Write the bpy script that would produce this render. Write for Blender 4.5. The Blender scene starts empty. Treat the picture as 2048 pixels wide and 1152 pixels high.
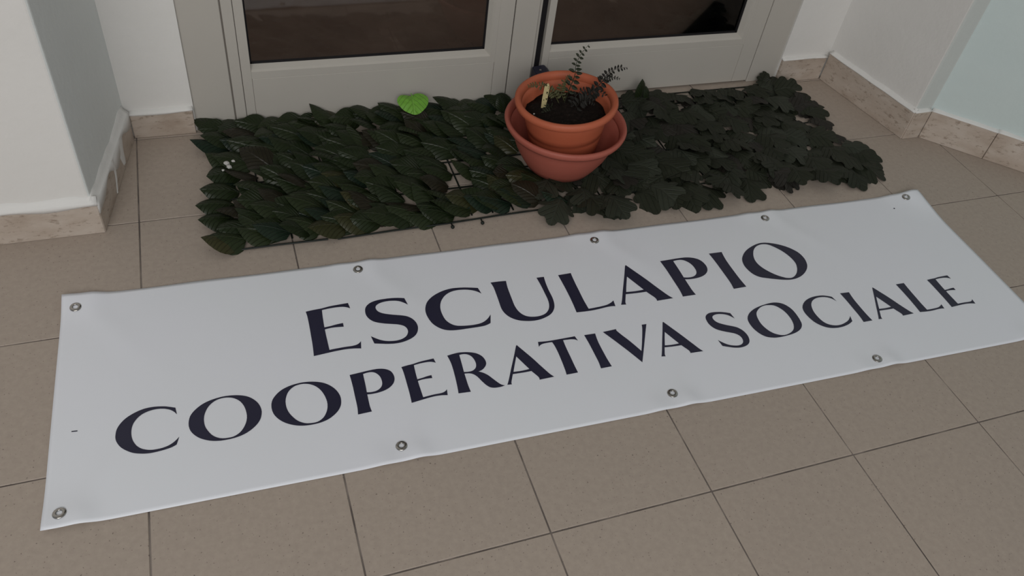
import bpy, bmesh, math, random
from mathutils import Vector, Matrix, Euler, noise
random.seed(7)
PI = math.pi
scn = bpy.context.scene
col = scn.collection

# ---------------------------------------------------------------- camera, world, light, exposure
cam_d = bpy.data.cameras.new('camera'); cam = bpy.data.objects.new('camera', cam_d); col.objects.link(cam)
cam_d.sensor_width = 36.0; cam_d.lens = 28.66; cam_d.clip_start = 0.02
_R = ((0.94178, 0.149726, -0.301045), (-0.316799, 0.695087, -0.645362), (0.112625, 0.703162, 0.702054))
_m = Matrix(_R).to_4x4(); _m.translation = Vector((-0.3978, -0.5566, 1.1982)); cam.matrix_world = _m
scn.camera = cam
scn.view_settings.view_transform = 'Standard'; scn.view_settings.look = 'None'
scn.view_settings.gamma = 1.0; scn.view_settings.use_curve_mapping = False
scn.view_settings.exposure = 0.0
wd = bpy.data.worlds.new('overcast'); scn.world = wd; wd.use_nodes = True
bg = wd.node_tree.nodes['Background']; bg.inputs['Color'].default_value = (0.92, 0.96, 1.0, 1); bg.inputs['Strength'].default_value = 0.235

def area(name, loc, target, sx, sy, power, color):
    d = bpy.data.lights.new(name, 'AREA'); d.shape = 'RECTANGLE'; d.size = sx; d.size_y = sy; d.energy = power; d.color = color
    o = bpy.data.objects.new(name, d); col.objects.link(o); o.location = loc
    o.rotation_euler = (Vector(target) - Vector(loc)).to_track_quat('-Z', 'Y').to_euler(); return o
area('entrance_daylight', (-1.3, -2.9, 2.5), (0.0, 0.5, 0.1), 3.0, 2.0, 84, (1.0, 0.985, 0.96))
area('inner_fill_light', (0.3, 2.6, 2.5), (0.3, 2.6, 0.0), 1.2, 0.3, 14, (1.0, 0.9, 0.82))  # added fill that brightens the room through the glass, no lamp seen there

# ---------------------------------------------------------------- material helpers
def mat(name, base, rough=0.6, spec=0.4, metal=0.0):
    m = bpy.data.materials.new(name); m.use_nodes = True
    b = m.node_tree.nodes['Principled BSDF']
    b.inputs['Base Color'].default_value = (*base, 1); b.inputs['Roughness'].default_value = rough
    b.inputs['Specular IOR Level'].default_value = spec; b.inputs['Metallic'].default_value = metal
    return m
def N(m, t, **kw):
    n = m.node_tree.nodes.new(t)
    for k, v in kw.items():
        if k in n.inputs: n.inputs[k].default_value = v
        else: setattr(n, k, v)
    return n
def L(m, a, b): m.node_tree.links.new(a, b)
def bsdf(m): return m.node_tree.nodes['Principled BSDF']
def ramp(m, src, stops):
    r = N(m, 'ShaderNodeValToRGB'); L(m, src, r.inputs[0])
    e = r.color_ramp.elements
    while len(e) > 1: e.remove(e[-1])
    e[0].position = stops[0][0]; e[0].color = (*stops[0][1], 1)
    for p, c in stops[1:]:
        x = e.new(p); x.color = (*c, 1)
    return r.outputs[0]
def mixc(m, fac, a, b, mode='MIX'):
    n = N(m, 'ShaderNodeMix', data_type='RGBA', blend_type=mode)
    for sock, v in ((n.inputs[0], fac), (n.inputs[6], a), (n.inputs[7], b)):
        if isinstance(v, (int, float)): sock.default_value = v
        elif isinstance(v, tuple): sock.default_value = (*v, 1)
        else: L(m, v, sock)
    return n.outputs[2]
def tex(m, coord='Object'):
    return N(m, 'ShaderNodeTexCoord').outputs[coord]
def noise_t(m, vec, scale, detail=4, rough=0.5):
    n = N(m, 'ShaderNodeTexNoise', Scale=scale, Detail=detail, Roughness=rough); L(m, vec, n.inputs['Vector']); return n.outputs['Fac']
def bump(m, h, strength, dist=0.002):
    b = N(m, 'ShaderNodeBump', Strength=strength, Distance=dist); L(m, h, b.inputs['Height']); L(m, b.outputs[0], bsdf(m).inputs['Normal'])
def math_n(m, op, a, b=0.0):
    n = N(m, 'ShaderNodeMath', operation=op)
    for s, v in ((n.inputs[0], a), (n.inputs[1], b)):
        if isinstance(v, (int, float)): s.default_value = v
        else: L(m, v, s)
    return n.outputs[0]
def world_pos(m): return N(m, 'ShaderNodeNewGeometry').outputs['Position']

# floor tile: taupe gres with fine speckle
def make_tile_mat():
    m = mat('taupe_tile', (0.4, 0.33, 0.27), 0.5, 0.22)
    p = world_pos(m)
    big = noise_t(m, p, 2.2, 3); fine = noise_t(m, p, 90, 3, 0.6); sp = noise_t(m, p, 260, 1)
    rnd = N(m, 'ShaderNodeObjectInfo').outputs['Random']
    c = ramp(m, big, [(0.3, (0.395, 0.335, 0.287)), (0.7, (0.445, 0.372, 0.312))])
    c = mixc(m, 0.5, c, ramp(m, rnd, [(0, (0.405, 0.342, 0.293)), (1, (0.438, 0.372, 0.315))]))
    c = mixc(m, 0.35, c, ramp(m, fine, [(0.3, (0.35, 0.29, 0.245)), (0.7, (0.48, 0.405, 0.345))]))
    c = mixc(m, ramp(m, sp, [(0.70, (0, 0, 0)), (0.76, (1, 1, 1))]), c, (0.2, 0.16, 0.14))
    L(m, c, bsdf(m).inputs['Base Color'])
    L(m, ramp(m, big, [(0.3, (0.46,) * 3), (0.7, (0.58,) * 3)]), bsdf(m).inputs['Roughness'])
    bump(m, fine, 0.06, 0.0006)
    return m
M_TILE = make_tile_mat()
def make_grout():
    m = mat('grey_grout', (0.14, 0.12, 0.11), 0.9, 0.2)
    f = noise_t(m, world_pos(m), 14, 4)
    L(m, ramp(m, f, [(0.35, (0.11, 0.093, 0.086)), (0.55, (0.20, 0.172, 0.155)), (0.75, (0.36, 0.31, 0.275))]), bsdf(m).inputs['Base Color'])
    return m
M_GROUT = make_grout()
def make_wall(name, c1, c2):
    m = mat(name, c1, 0.75, 0.25)
    p = world_pos(m); a = noise_t(m, p, 6, 5, 0.6); b = noise_t(m, p, 45, 4, 0.6)
    L(m, mixc(m, a, c1, c2), bsdf(m).inputs['Base Color'])
    bump(m, math_n(m, 'ADD', a, math_n(m, 'MULTIPLY', b, 0.35)), 0.42, 0.006)
    return m
M_WHITE = make_wall('white_wall_paint', (0.74, 0.725, 0.70), (0.80, 0.785, 0.76))
M_AQUA = make_wall('pale_aqua_paint', (0.59, 0.685, 0.68), (0.64, 0.72, 0.71))
M_SIDE = make_wall('pillar_side_wall', (0.79, 0.82, 0.81), (0.83, 0.85, 0.84))  # pillar's side face, toned slightly lighter and cooler than the front
M_CORNER_SHADE = make_wall('corner_shade_grey', (0.56, 0.59, 0.57), (0.61, 0.64, 0.62))  # shade on the narrow corner face, put into its wall colour
M_CAULK = make_wall('white_caulk', (0.76, 0.75, 0.73), (0.82, 0.81, 0.79))
def make_travertine():
    m = mat('travertine', (0.5, 0.42, 0.35), 0.45, 0.35)
    p = world_pos(m)
    mp = N(m, 'ShaderNodeMapping'); L(m, p, mp.inputs['Vector']); mp.inputs['Scale'].default_value = (1, 1, 2.2)
    a = noise_t(m, mp.outputs[0], 9, 6, 0.6); b = noise_t(m, mp.outputs[0], 42, 4, 0.7)
    c = ramp(m, a, [(0.25, (0.38, 0.30, 0.24)), (0.45, (0.49, 0.41, 0.345)), (0.6, (0.55, 0.475, 0.41)), (0.8, (0.60, 0.535, 0.48))])
    c = mixc(m, ramp(m, b, [(0.34, (0.85,) * 3), (0.45, (0, 0, 0))]), c, (0.30, 0.235, 0.185))
    L(m, c, bsdf(m).inputs['Base Color']); bump(m, b, 0.12, 0.001)
    return m
M_TRAV = make_travertine()
def make_doorpaint():
    m = mat('cream_aluminium', (0.66, 0.62, 0.55), 0.42, 0.4)
    a = noise_t(m, world_pos(m), 5, 4, 0.6); b = noise_t(m, world_pos(m), 55, 3, 0.7)
    c = mixc(m, a, (0.48, 0.452, 0.41), (0.53, 0.50, 0.452))
    c = mixc(m, ramp(m, b, [(0.66, (0, 0, 0)), (0.8, (0.25,) * 3)]), c, (0.42, 0.38, 0.33))
    L(m, c, bsdf(m).inputs['Base Color']); return m
M_DOOR = make_doorpaint()
M_RUBBER = mat('black_rubber', (0.012, 0.011, 0.013), 0.55, 0.3)
M_SEAM_SHADE = mat('brown_seam_shade', (0.30, 0.27, 0.24), 0.7, 0.2)  # soft shadow line of the jamb seam, mixed into the colour
M_NAVY = mat('dark_navy_plastic', (0.022, 0.022, 0.04), 0.5, 0.35)
def make_glass():
    m = mat('door_glass', (1, 1, 1)); nt = m.node_tree; nt.nodes.remove(bsdf(m))
    t = N(m, 'ShaderNodeBsdfTransparent'); t.inputs[0].default_value = (0.80, 0.80, 0.78, 1)
    g = N(m, 'ShaderNodeBsdfGlossy'); g.inputs['Roughness'].default_value = 0.02
    f = N(m, 'ShaderNodeFresnel', IOR=1.5); mx = N(m, 'ShaderNodeMixShader')
    L(m, f.outputs[0], mx.inputs[0]); L(m, t.outputs[0], mx.inputs[1]); L(m, g.outputs[0], mx.inputs[2])
    L(m, mx.outputs[0], nt.nodes['Material Output'].inputs[0]); return m
M_GLASS = make_glass()
def make_inner_floor():
    m = mat('brown_inner_floor', (0.16, 0.115, 0.10), 0.5, 0.3)
    a = noise_t(m, world_pos(m), 5, 5, 0.6)
    L(m, ramp(m, a, [(0.3, (0.13, 0.092, 0.08)), (0.7, (0.19, 0.14, 0.122))]), bsdf(m).inputs['Base Color']); return m
M_INFLOOR = make_inner_floor()
M_INWALL = mat('dim_inner_wall', (0.3, 0.27, 0.24), 0.8, 0.2)

def make_vinyl():
    m = mat('white_vinyl', (0.76, 0.775, 0.80), 0.38, 0.4)
    p = tex(m); a = noise_t(m, p, 3.0, 3); b = noise_t(m, p, 60, 5, 0.75); z = noise_t(m, p, 5.5, 2)
    c = mixc(m, a, (0.815, 0.85, 0.885), (0.845, 0.855, 0.935))
    sc = math_n(m, 'MULTIPLY', ramp(m, b, [(0.66, (0, 0, 0)), (0.74, (0.35,) * 3)]), ramp(m, z, [(0.6, (0, 0, 0)), (0.68, (1, 1, 1))]))
    c = mixc(m, sc, c, (0.52, 0.51, 0.49))
    L(m, c, bsdf(m).inputs['Base Color'])
    L(m, ramp(m, a, [(0.3, (0.34,) * 3), (0.7, (0.46,) * 3)]), bsdf(m).inputs['Roughness'])
    return m
M_VINYL = make_vinyl()
def make_ink():
    m = mat('navy_ink', (0.018, 0.018, 0.045), 0.42, 0.4)
    a = noise_t(m, tex(m), 5, 3); L(m, mixc(m, a, (0.015, 0.015, 0.036), (0.026, 0.025, 0.055)), bsdf(m).inputs['Base Color']); return m
M_INK = make_ink()
M_STEEL = mat('nickel_steel', (0.42, 0.405, 0.385), 0.22, 0.5, 1.0)
def make_terra(name, c1, c2):
    m = mat(name, c1, 0.5, 0.35); p = tex(m)
    a = noise_t(m, p, 14, 5, 0.6)
    L(m, mixc(m, a, c1, c2), bsdf(m).inputs['Base Color']); bump(m, noise_t(m, p, 180, 2), 0.08, 0.0008); return m
M_POT = make_terra('orange_terracotta_plastic', (0.47, 0.115, 0.056), (0.53, 0.145, 0.073))
M_BOWL = make_terra('dusty_terracotta_plastic', (0.38, 0.098, 0.068), (0.44, 0.13, 0.094))
def make_soil():
    m = mat('dark_soil', (0.02, 0.016, 0.013), 0.95, 0.15); p = tex(m)
    a = noise_t(m, p, 120, 5, 0.7)
    L(m, ramp(m, a, [(0.3, (0.005, 0.004, 0.0035)), (0.6, (0.017, 0.012, 0.010)), (0.78, (0.055, 0.04, 0.028))]), bsdf(m).inputs['Base Color'])
    bump(m, a, 0.8, 0.006); return m
M_SOIL = make_soil()
def make_leaf(name, c1, c2, vein, k, rough=0.38, spec=0.24):
    """leaf with side veins from its own UV (u along the midrib, v across)"""
    m = mat(name, c1, rough, spec)
    uv = N(m, 'ShaderNodeTexCoord').outputs['UV']; s = N(m, 'ShaderNodeSeparateXYZ'); L(m, uv, s.inputs[0])
    av = math_n(m, 'ABSOLUTE', math_n(m, 'SUBTRACT', s.outputs[1], 0.5))
    ph = math_n(m, 'MULTIPLY', math_n(m, 'ADD', s.outputs[0], math_n(m, 'MULTIPLY', av, -1.1)), k)
    saw = math_n(m, 'ABSOLUTE', math_n(m, 'SUBTRACT', math_n(m, 'FRACT', ph), 0.5))
    line = ramp(m, saw, [(0.0, (1, 1, 1)), (0.12, (0, 0, 0))])
    mid = ramp(m, av, [(0.0, (1, 1, 1)), (0.035, (0, 0, 0))])
    ln = math_n(m, 'MAXIMUM', line, mid)
    n = noise_t(m, tex(m), 40, 4, 0.6)
    rnd = N(m, 'ShaderNodeObjectInfo').outputs['Random']
    c = mixc(m, rnd, c1, c2)
    c = mixc(m, math_n(m, 'MULTIPLY', n, 0.5), c, tuple(x * 0.55 for x in c1))
    c = mixc(m, math_n(m, 'MULTIPLY', ln, 0.35), c, vein)
    dust = ramp(m, noise_t(m, world_pos(m), 22, 5, 0.75), [(0.62, (0, 0, 0)), (0.75, (0.22,) * 3)])
    c = mixc(m, dust, c, (0.16, 0.16, 0.14))
    L(m, c, bsdf(m).inputs['Base Color'])
    bump(m, ln, 0.9, 0.0016); return m
M_LEAF = make_leaf('dark_green_leaf', (0.0150, 0.0245, 0.0090), (0.024, 0.0345, 0.0130), (0.042, 0.052, 0.028), 7)
M_LEAF_B = make_leaf('blue_green_leaf', (0.0115, 0.0240, 0.0135), (0.017, 0.030, 0.018), (0.03, 0.045, 0.036), 7)
M_LEAF_O = make_leaf('olive_leaf', (0.032, 0.034, 0.012), (0.046, 0.044, 0.018), (0.065, 0.065, 0.034), 7)
M_LEAF_R = make_leaf('brown_green_leaf', (0.022, 0.0195, 0.011), (0.026, 0.023, 0.014), (0.04, 0.036, 0.024), 7)
M_IVY = make_leaf('dull_green_leaf', (0.0205, 0.0245, 0.0145), (0.031, 0.035, 0.0225), (0.034, 0.040, 0.028), 6, 0.55, 0.2)
M_IVY_B = make_leaf('dull_grey_green_leaf', (0.033, 0.039, 0.027), (0.042, 0.048, 0.034), (0.055, 0.062, 0.048), 6, 0.55, 0.2)
M_IVY_R = make_leaf('dull_brown_leaf', (0.021, 0.019, 0.015), (0.024, 0.021, 0.016), (0.032, 0.029, 0.023), 6, 0.6, 0.3)
M_LIME = make_leaf('lime_green_leaf', (0.17, 0.42, 0.045), (0.18, 0.44, 0.05), (0.27, 0.53, 0.11), 5, 0.5, 0.35)
M_NET = mat('black_green_plastic', (0.008, 0.012, 0.009), 0.5, 0.35)
M_FERN = mat('fern_green', (0.024, 0.030, 0.016), 0.6, 0.25)
M_FERN_D = mat('withered_fern', (0.017, 0.016, 0.013), 0.6, 0.25)
M_FERN_Y = mat('yellow_green_fern', (0.075, 0.075, 0.03), 0.6, 0.25)
M_TAG = mat('pale_yellow_plastic', (0.58, 0.50, 0.26), 0.5, 0.35)
M_STAIN = mat('green_algae_stain', (0.03, 0.035, 0.012), 0.8, 0.2)
M_PLASTER = mat('white_plaster', (0.55, 0.54, 0.52), 0.9, 0.2)

# ---------------------------------------------------------------- object helpers
def link(name, me, parent=None, m=None):
    o = bpy.data.objects.new(name, me); col.objects.link(o)
    if m is not None and me is not None:
        for x in (m if isinstance(m, (list, tuple)) else [m]): me.materials.append(x)
    if parent: o.parent = parent
    return o
def from_bm(name, bm, m=None, parent=None, smooth=False):
    bmesh.ops.recalc_face_normals(bm, faces=bm.faces)
    me = bpy.data.meshes.new(name); bm.to_mesh(me); bm.free()
    if smooth:
        for p in me.polygons: p.use_smooth = True
    return link(name, me, parent, m)
def empty(name, loc=(0, 0, 0), rz=0.0, parent=None):
    o = bpy.data.objects.new(name, None); o.empty_display_size = 0.05; col.objects.link(o)
    o.location = loc; o.rotation_euler = (0, 0, rz)
    if parent: o.parent = parent
    return o
def tag(o, label, cat, group=None):
    o['label'] = label; o['category'] = cat
    if group: o['group'] = group
    return o
def struct(o): o['kind'] = 'structure'; return o
def box_bm(x0, x1, y0, y1, z0, z1, bev=0.0, bm=None, seg=1):
    own = bm is None
    if own: bm = bmesh.new()
    vs = [bm.verts.new(p) for p in ((x0, y0, z0), (x1, y0, z0), (x1, y1, z0), (x0, y1, z0), (x0, y0, z1), (x1, y0, z1), (x1, y1, z1), (x0, y1, z1))]
    fs = [bm.faces.new([vs[i] for i in f]) for f in ((0, 3, 2, 1), (4, 5, 6, 7), (0, 1, 5, 4), (1, 2, 6, 5), (2, 3, 7, 6), (3, 0, 4, 7))]
    if bev: bmesh.ops.bevel(bm, geom=list({e for f in fs for e in f.edges}), offset=bev, segments=seg, profile=0.5, affect='EDGES')
    return bm
def prism_bm(foot, z0, z1, mats=None, bm=None):
    bm = bm or bmesh.new(); n = len(foot)
    a = [bm.verts.new((x, y, z0)) for x, y in foot]; b = [bm.verts.new((x, y, z1)) for x, y in foot]
    bm.faces.new(a[::-1]); bm.faces.new(b)
    for i in range(n):
        f = bm.faces.new((a[i], a[(i + 1) % n], b[(i + 1) % n], b[i]))
        if mats: f.material_index = mats[i]
    return bm
def lathe_bm(prof, n=64, close=False):
    bm = bmesh.new(); rings = []
    for r, z in prof:
        if r < 1e-6: rings.append([bm.verts.new((0, 0, z))])
        else: rings.append([bm.verts.new((r * math.cos(2 * PI * i / n), r * math.sin(2 * PI * i / n), z)) for i in range(n)])
    pairs = list(zip(rings, rings[1:])) + ([(rings[-1], rings[0])] if close else [])
    for A, B in pairs:
        for i in range(n):
            j = (i + 1) % n
            if len(A) == 1: bm.faces.new((A[0], B[i], B[j]))
            elif len(B) == 1: bm.faces.new((A[i], A[j], B[0]))
            else: bm.faces.new((A[i], A[j], B[j], B[i]))
    return bm
def tube_bm(pts, rad, n=6, bm=None):
    bm = bm or bmesh.new(); pts = [Vector(p) for p in pts]; rings = []
    for i, p in enumerate(pts):
        t = (pts[min(i + 1, len(pts) - 1)] - pts[max(i - 1, 0)]).normalized()
        a = t.cross(Vector((0.3, 0.8, 0.5))).normalized(); b = t.cross(a)
        r = rad(i / (len(pts) - 1)) if callable(rad) else rad
        rings.append([bm.verts.new(p + a * r * math.cos(2 * PI * k / n) + b * r * math.sin(2 * PI * k / n)) for k in range(n)])
    for A, B in zip(rings, rings[1:]):
        for k in range(n): bm.faces.new((A[k], A[(k + 1) % n], B[(k + 1) % n], B[k]))
    bm.faces.new(rings[0][::-1]); bm.faces.new(rings[-1]); return bm
def smooth_by_angle(o, ang=0.6):
    me = o.data
    for p in me.polygons: p.use_smooth = True
    bm = bmesh.new(); bm.from_mesh(me)
    for e in bm.edges:
        if len(e.link_faces) == 2 and e.calc_face_angle(0) > ang: e.smooth = False
    bm.to_mesh(me); bm.free()

# ---------------------------------------------------------------- floor: grout bed with single tiles
S = 0.3
fl = from_bm('floor', box_bm(-2.7, 3.3, -1.8, 1.5, -0.06, -0.0016), M_GROUT); struct(fl)
G = 0.0013
tile_me = None
for i in range(-9, 11):
    for j in range(-6, 5):
        if tile_me is None:
            t = from_bm('floor_tile', box_bm(-S / 2 + G, S / 2 - G, -S / 2 + G, S / 2 - G, -0.008, 0, 0.0009), M_TILE, fl); tile_me = t.data
        else:
            t = link('floor_tile', tile_me, fl)
        t.location = ((i + 0.5) * S, (j + 0.5) * S, random.uniform(-0.0003, 0.0))

# ---------------------------------------------------------------- walls
H = 2.6
wl = from_bm('wall_left', prism_bm([(-2.7, 0.888), (-0.675, 0.888), (-0.614, 1.216), (-0.614, 1.45), (-2.7, 1.45)], 0, H, [0, 1, 1, 0, 0]), [M_WHITE, M_SIDE]); struct(wl)
wr = from_bm('wall_right', prism_bm([(1.347, 1.216), (1.405, 0.884), (1.459, 0.884), (3.15, -0.807), (3.3, -0.807), (3.3, 1.45), (1.347, 1.45)], 0, H, [0, 2, 1, 0, 0, 0, 0]), [M_WHITE, M_AQUA, M_CORNER_SHADE]); struct(wr)
for w in (wl, wr):
    md = w.modifiers.new('soft_corners', 'BEVEL'); md.width = 0.006; md.segments = 3; md.limit_method = 'ANGLE'; md.angle_limit = 0.4
bm = bmesh.new()
box_bm(-0.614, -0.463, 1.216, 1.30, 0, H, bm=bm); box_bm(1.178, 1.347, 1.216, 1.30, 0, H, bm=bm); box_bm(-0.463, 1.178, 1.216, 1.30, 2.15, H, bm=bm)
wb = from_bm('wall_back', bm, M_WHITE); struct(wb)
struct(from_bm('unseen_ceiling', box_bm(-2.7, 3.3, -1.5, 1.45, H, H + 0.12), M_WHITE))  # unseen slab, added to keep sky light off the back floor

# skirting of single travertine pieces, a ridge of white paint along the top
def skirt(name, runs):
    b = struct(empty(name))
    for (p, q, h, caulk) in runs:
        p = Vector((*p, 0)); q = Vector((*q, 0)); d = (q - p); ln = d.length; a = math.atan2(d.y, d.x); th = 0.0105
        t = from_bm('skirting_tile', box_bm(0.0006, ln - 0.0006, 0, th, 0, h, 0.0012), M_TRAV, b)
        t.location = p; t.rotation_euler = (0, 0, a)
        if caulk:
            bm = bmesh.new(); n = max(3, int(ln / 0.012)); rows = []
            for i in range(n + 1):
                x = ln * i / n; w = noise.noise(Vector((x * 14 + p.x * 9, p.y * 7, 0)))
                dz = caulk[0] + caulk[1] * w; up = caulk[2] * (1 + 0.6 * noise.noise(Vector((x * 22, p.x, 3))))
                sec = [(-0.0012, h - dz), (-0.0014, h - 0.001), (0.001, h + 0.001), (0.0075, h + 0.0015 + up * 0.35), (0.0108, h + up), (0.0125, h + up), (0.0125, h - dz)]
                rows.append([bm.verts.new((x, y, z)) for y, z in sec])
            for A, B in zip(rows, rows[1:]):
                for k in range(len(A)): bm.faces.new((A[k], A[(k + 1) % len(A)], B[(k + 1) % len(A)], B[k]))
            bm.faces.new(rows[0]); bm.faces.new(rows[-1][::-1])
            c = from_bm('paint_ridge', bm, M_CAULK, b, smooth=True); c.location = p; c.rotation_euler = (0, 0, a)
    return b
bl = skirt('baseboard_left', [((-2.1, 0.878), (-1.40, 0.878), 0.080, (0.010, 0.005, 0.012)), ((-1.40, 0.878), (-0.664, 0.878), 0.080, (0.010, 0.005, 0.012)),
                         ((-0.664, 0.8788), (-0.604, 1.203), 0.076, (0.022, 0.026, 0.014))])
# runs of old paint down the side skirting
for s0, ln, wd_ in ((0.150, 0.072, 0.022), (0.235, 0.064, 0.055)):
    bm = bmesh.new(); n = 7; A = []
    for i in range(n):
        t = i / (n - 1); x = s0 + 0.008 * math.sin(t * 4 + s0 * 40) - 0.02 * t; w = wd_ * (1 - 0.65 * t)
        z = 0.076 - ln * t
        A.append([bm.verts.new((x - w / 2, -0.0002, z)), bm.verts.new((x, -0.0022, z)), bm.verts.new((x + w / 2, -0.0002, z))])
    for P_, Q_ in zip(A, A[1:]):
        bm.faces.new((P_[0], P_[1], Q_[1], Q_[0])); bm.faces.new((P_[1], P_[2], Q_[2], Q_[1]))
    c = from_bm('paint_run', bm, M_CAULK, bl, smooth=True); c.location = (-0.664, 0.8788, 0); c.rotation_euler = (0, 0, math.atan2(0.3242, 0.06))
skirt('baseboard_back', [((-0.6035, 1.2055), (-0.4655, 1.2055), 0.066, (0.003, 0.009, 0.004)), ((1.1795, 1.2055), (1.336, 1.2055), 0.074, (0.002, 0.004, 0.003))])
skirt('baseboard_right', [((1.3375, 1.205), (1.3945, 0.876), 0.088, (0.003, 0.002, 0.007)), ((1.3978, 0.874), (1.4545, 0.874), 0.088, (0.002, 0.002, 0.005)),
                          ((1.4538, 0.8743), (1.5793, 0.7492), 0.088, (0.002, 0.002, 0.005)), ((1.5793, 0.7492), (1.97, 0.3585), 0.088, (0.002, 0.002, 0.005)), ((1.97, 0.3585), (2.36, -0.0315), 0.088, (0.002, 0.002, 0.005))])

# ---------------------------------------------------------------- double door with its frame
YF = 1.222
tr = struct(empty('trim_1', (0, 0, 0)))
from_bm('jamb', box_bm(-0.4800, -0.3725, YF, YF + 0.06, 0, 2.14, 0.0015), M_DOOR, tr)
from_bm('jamb', box_bm(1.0855, 1.1950, YF, YF + 0.06, 0, 2.14, 0.0015), M_DOOR, tr)
from_bm('head', box_bm(-0.372, 1.085, YF, YF + 0.06, 2.06, 2.14, 0.0015), M_DOOR, tr)
from_bm('mullion', box_bm(0.3225, 0.3860, YF, YF + 0.05, 0, 2.06, 0.0015), M_DOOR, tr)
from_bm('mullion_step', box_bm(0.3862, 0.3975, YF + 0.011, YF + 0.05, 0, 2.06, 0.001), M_DOOR, tr)
from_bm('seal_strip', box_bm(0.3977, 0.4125, YF + 0.014, YF + 0.05, 0.0, 2.06), M_RUBBER, tr)
from_bm('seal_strip', box_bm(-0.3722, -0.3700, YF + 0.006, YF + 0.05, 0.0, 2.06), M_SEAM_SHADE, tr)  # left jamb gap, brown stands for its soft shadow
from_bm('seal_strip', box_bm(0.3200, 0.3223, YF + 0.006, YF + 0.05, 0.0, 2.06), M_RUBBER, tr)
from_bm('seal_strip', box_bm(1.0828, 1.0853, YF + 0.006, YF + 0.05, 0.0, 2.06), M_RUBBER, tr)
from_bm('threshold', box_bm(-0.372, 1.085, YF + 0.012, YF + 0.06, 0.0, 0.005), M_RUBBER, tr)
def leaf(name, x0, x1, gx0, gx1, lip):
    d = struct(empty(name)); z0, z1 = 0.006, 2.055; bz = 0.147; tz = 1.95; D = 0.045
    from_bm('stile', box_bm(x0 + lip, gx0, YF, YF + D, z0, z1, 0.0008), M_DOOR, d)
    if lip: from_bm('stile_flange', box_bm(x0, x0 + lip - 0.001, YF + 0.0005, YF + D, z0, z1, 0.0012), M_DOOR, d)
    rx = gx1 + 0.0245
    from_bm('stile', box_bm(rx, x1, YF, YF + D, z0, z1, 0.0008), M_DOOR, d)
    from_bm('bottom_rail', box_bm(gx0 + 0.0004, rx - 0.0006, YF + 0.0003, YF + D, z0, bz - 0.0225, 0.0008), M_DOOR, d)
    from_bm('top_rail', box_bm(gx0 + 0.0004, rx - 0.0006, YF + 0.0003, YF + D, tz + 0.02, z1, 0.0008), M_DOOR, d)
    # sloped glazing beads; sections in (offset from outer edge, y)
    def bead(p0, p1, inward, w):
        bm = bmesh.new(); p0 = Vector(p0); p1 = Vector(p1); inw = Vector(inward)
        sec = [(0.0, 0.0006), (w - 0.004, 0.0006), (w, 0.005), (w + 0.008, 0.017), (w + 0.008, 0.022), (0, 0.022)]
        dr = (p1 - p0).normalized()
        A = [bm.verts.new(p0 + inw * s + Vector((0, y, 0))) for s, y in sec]
        B = [bm.verts.new(p1 + inw * s + Vector((0, y, 0))) for s, y in sec]
        for k in range(len(sec)): bm.faces.new((A[k], A[(k + 1) % 6], B[(k + 1) % 6], B[k]))
        bm.faces.new(A[::-1]); bm.faces.new(B)
        return from_bm('glazing_bead', bm, M_DOOR, d)
    bead((gx0, YF, bz - 0.022), (rx, YF, bz - 0.022), (0, 0, 1), 0.022)
    bead((gx0, YF, tz + 0.02), (rx, YF, tz + 0.02), (0, 0, -1), 0.02)
    bead((rx - 0.0002, YF - 0.0004, bz - 0.022), (rx - 0.0002, YF - 0.0004, tz + 0.02), (-1, 0, 0), 0.0165)
    gz0, gz1, ga, gb = bz + 0.0075, tz - 0.008, gx0, rx - 0.024
    gy = YF + 0.017
    bm = bmesh.new()
    box_bm(ga, gb, gy, gy + 0.006, gz0 - 0.002, gz0 + 0.0045, bm=bm); box_bm(ga, gb, gy, gy + 0.006, gz1 - 0.0045, gz1 + 0.002, bm=bm)
    box_bm(ga, ga + 0.0045, gy, gy + 0.006, gz0, gz1, bm=bm); box_bm(gb - 0.0045, gb + 0.001, gy, gy + 0.006, gz0, gz1, bm=bm)
    from_bm('gasket', bm, M_RUBBER, d)
    from_bm('glass_pane', box_bm(ga, gb, gy + 0.0062, gy + 0.0102, gz0, gz1), M_GLASS, d)
    return d
leaf('door_1', -0.3695, 0.3195, -0.3226, 0.2560, 0.0252)
leaf('door_2', 0.4130, 1.0825, 0.4318, 1.0085, 0.0)
# dim room behind the glass
fi = from_bm('floor_inside', box_bm(-1.2, 2.0, 1.31, 4.2, -0.06, -0.001), M_INFLOOR); struct(fi)
bm = bmesh.new(); box_bm(-1.3, -1.2, 1.31, 4.2, 0, 2.6, bm=bm); box_bm(2.0, 2.1, 1.31, 4.2, 0, 2.6, bm=bm); box_bm(-1.3, 2.1, 4.2, 4.3, 0, 2.6, bm=bm); box_bm(-1.3, 2.1, 1.30, 1.46, 2.2, 2.6, bm=bm)
struct(from_bm('wall_inside', bm, M_INWALL))
struct(from_bm('ceiling_inside', box_bm(-1.3, 2.1, 1.46, 4.3, 2.6, 2.7), M_INWALL))

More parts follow.
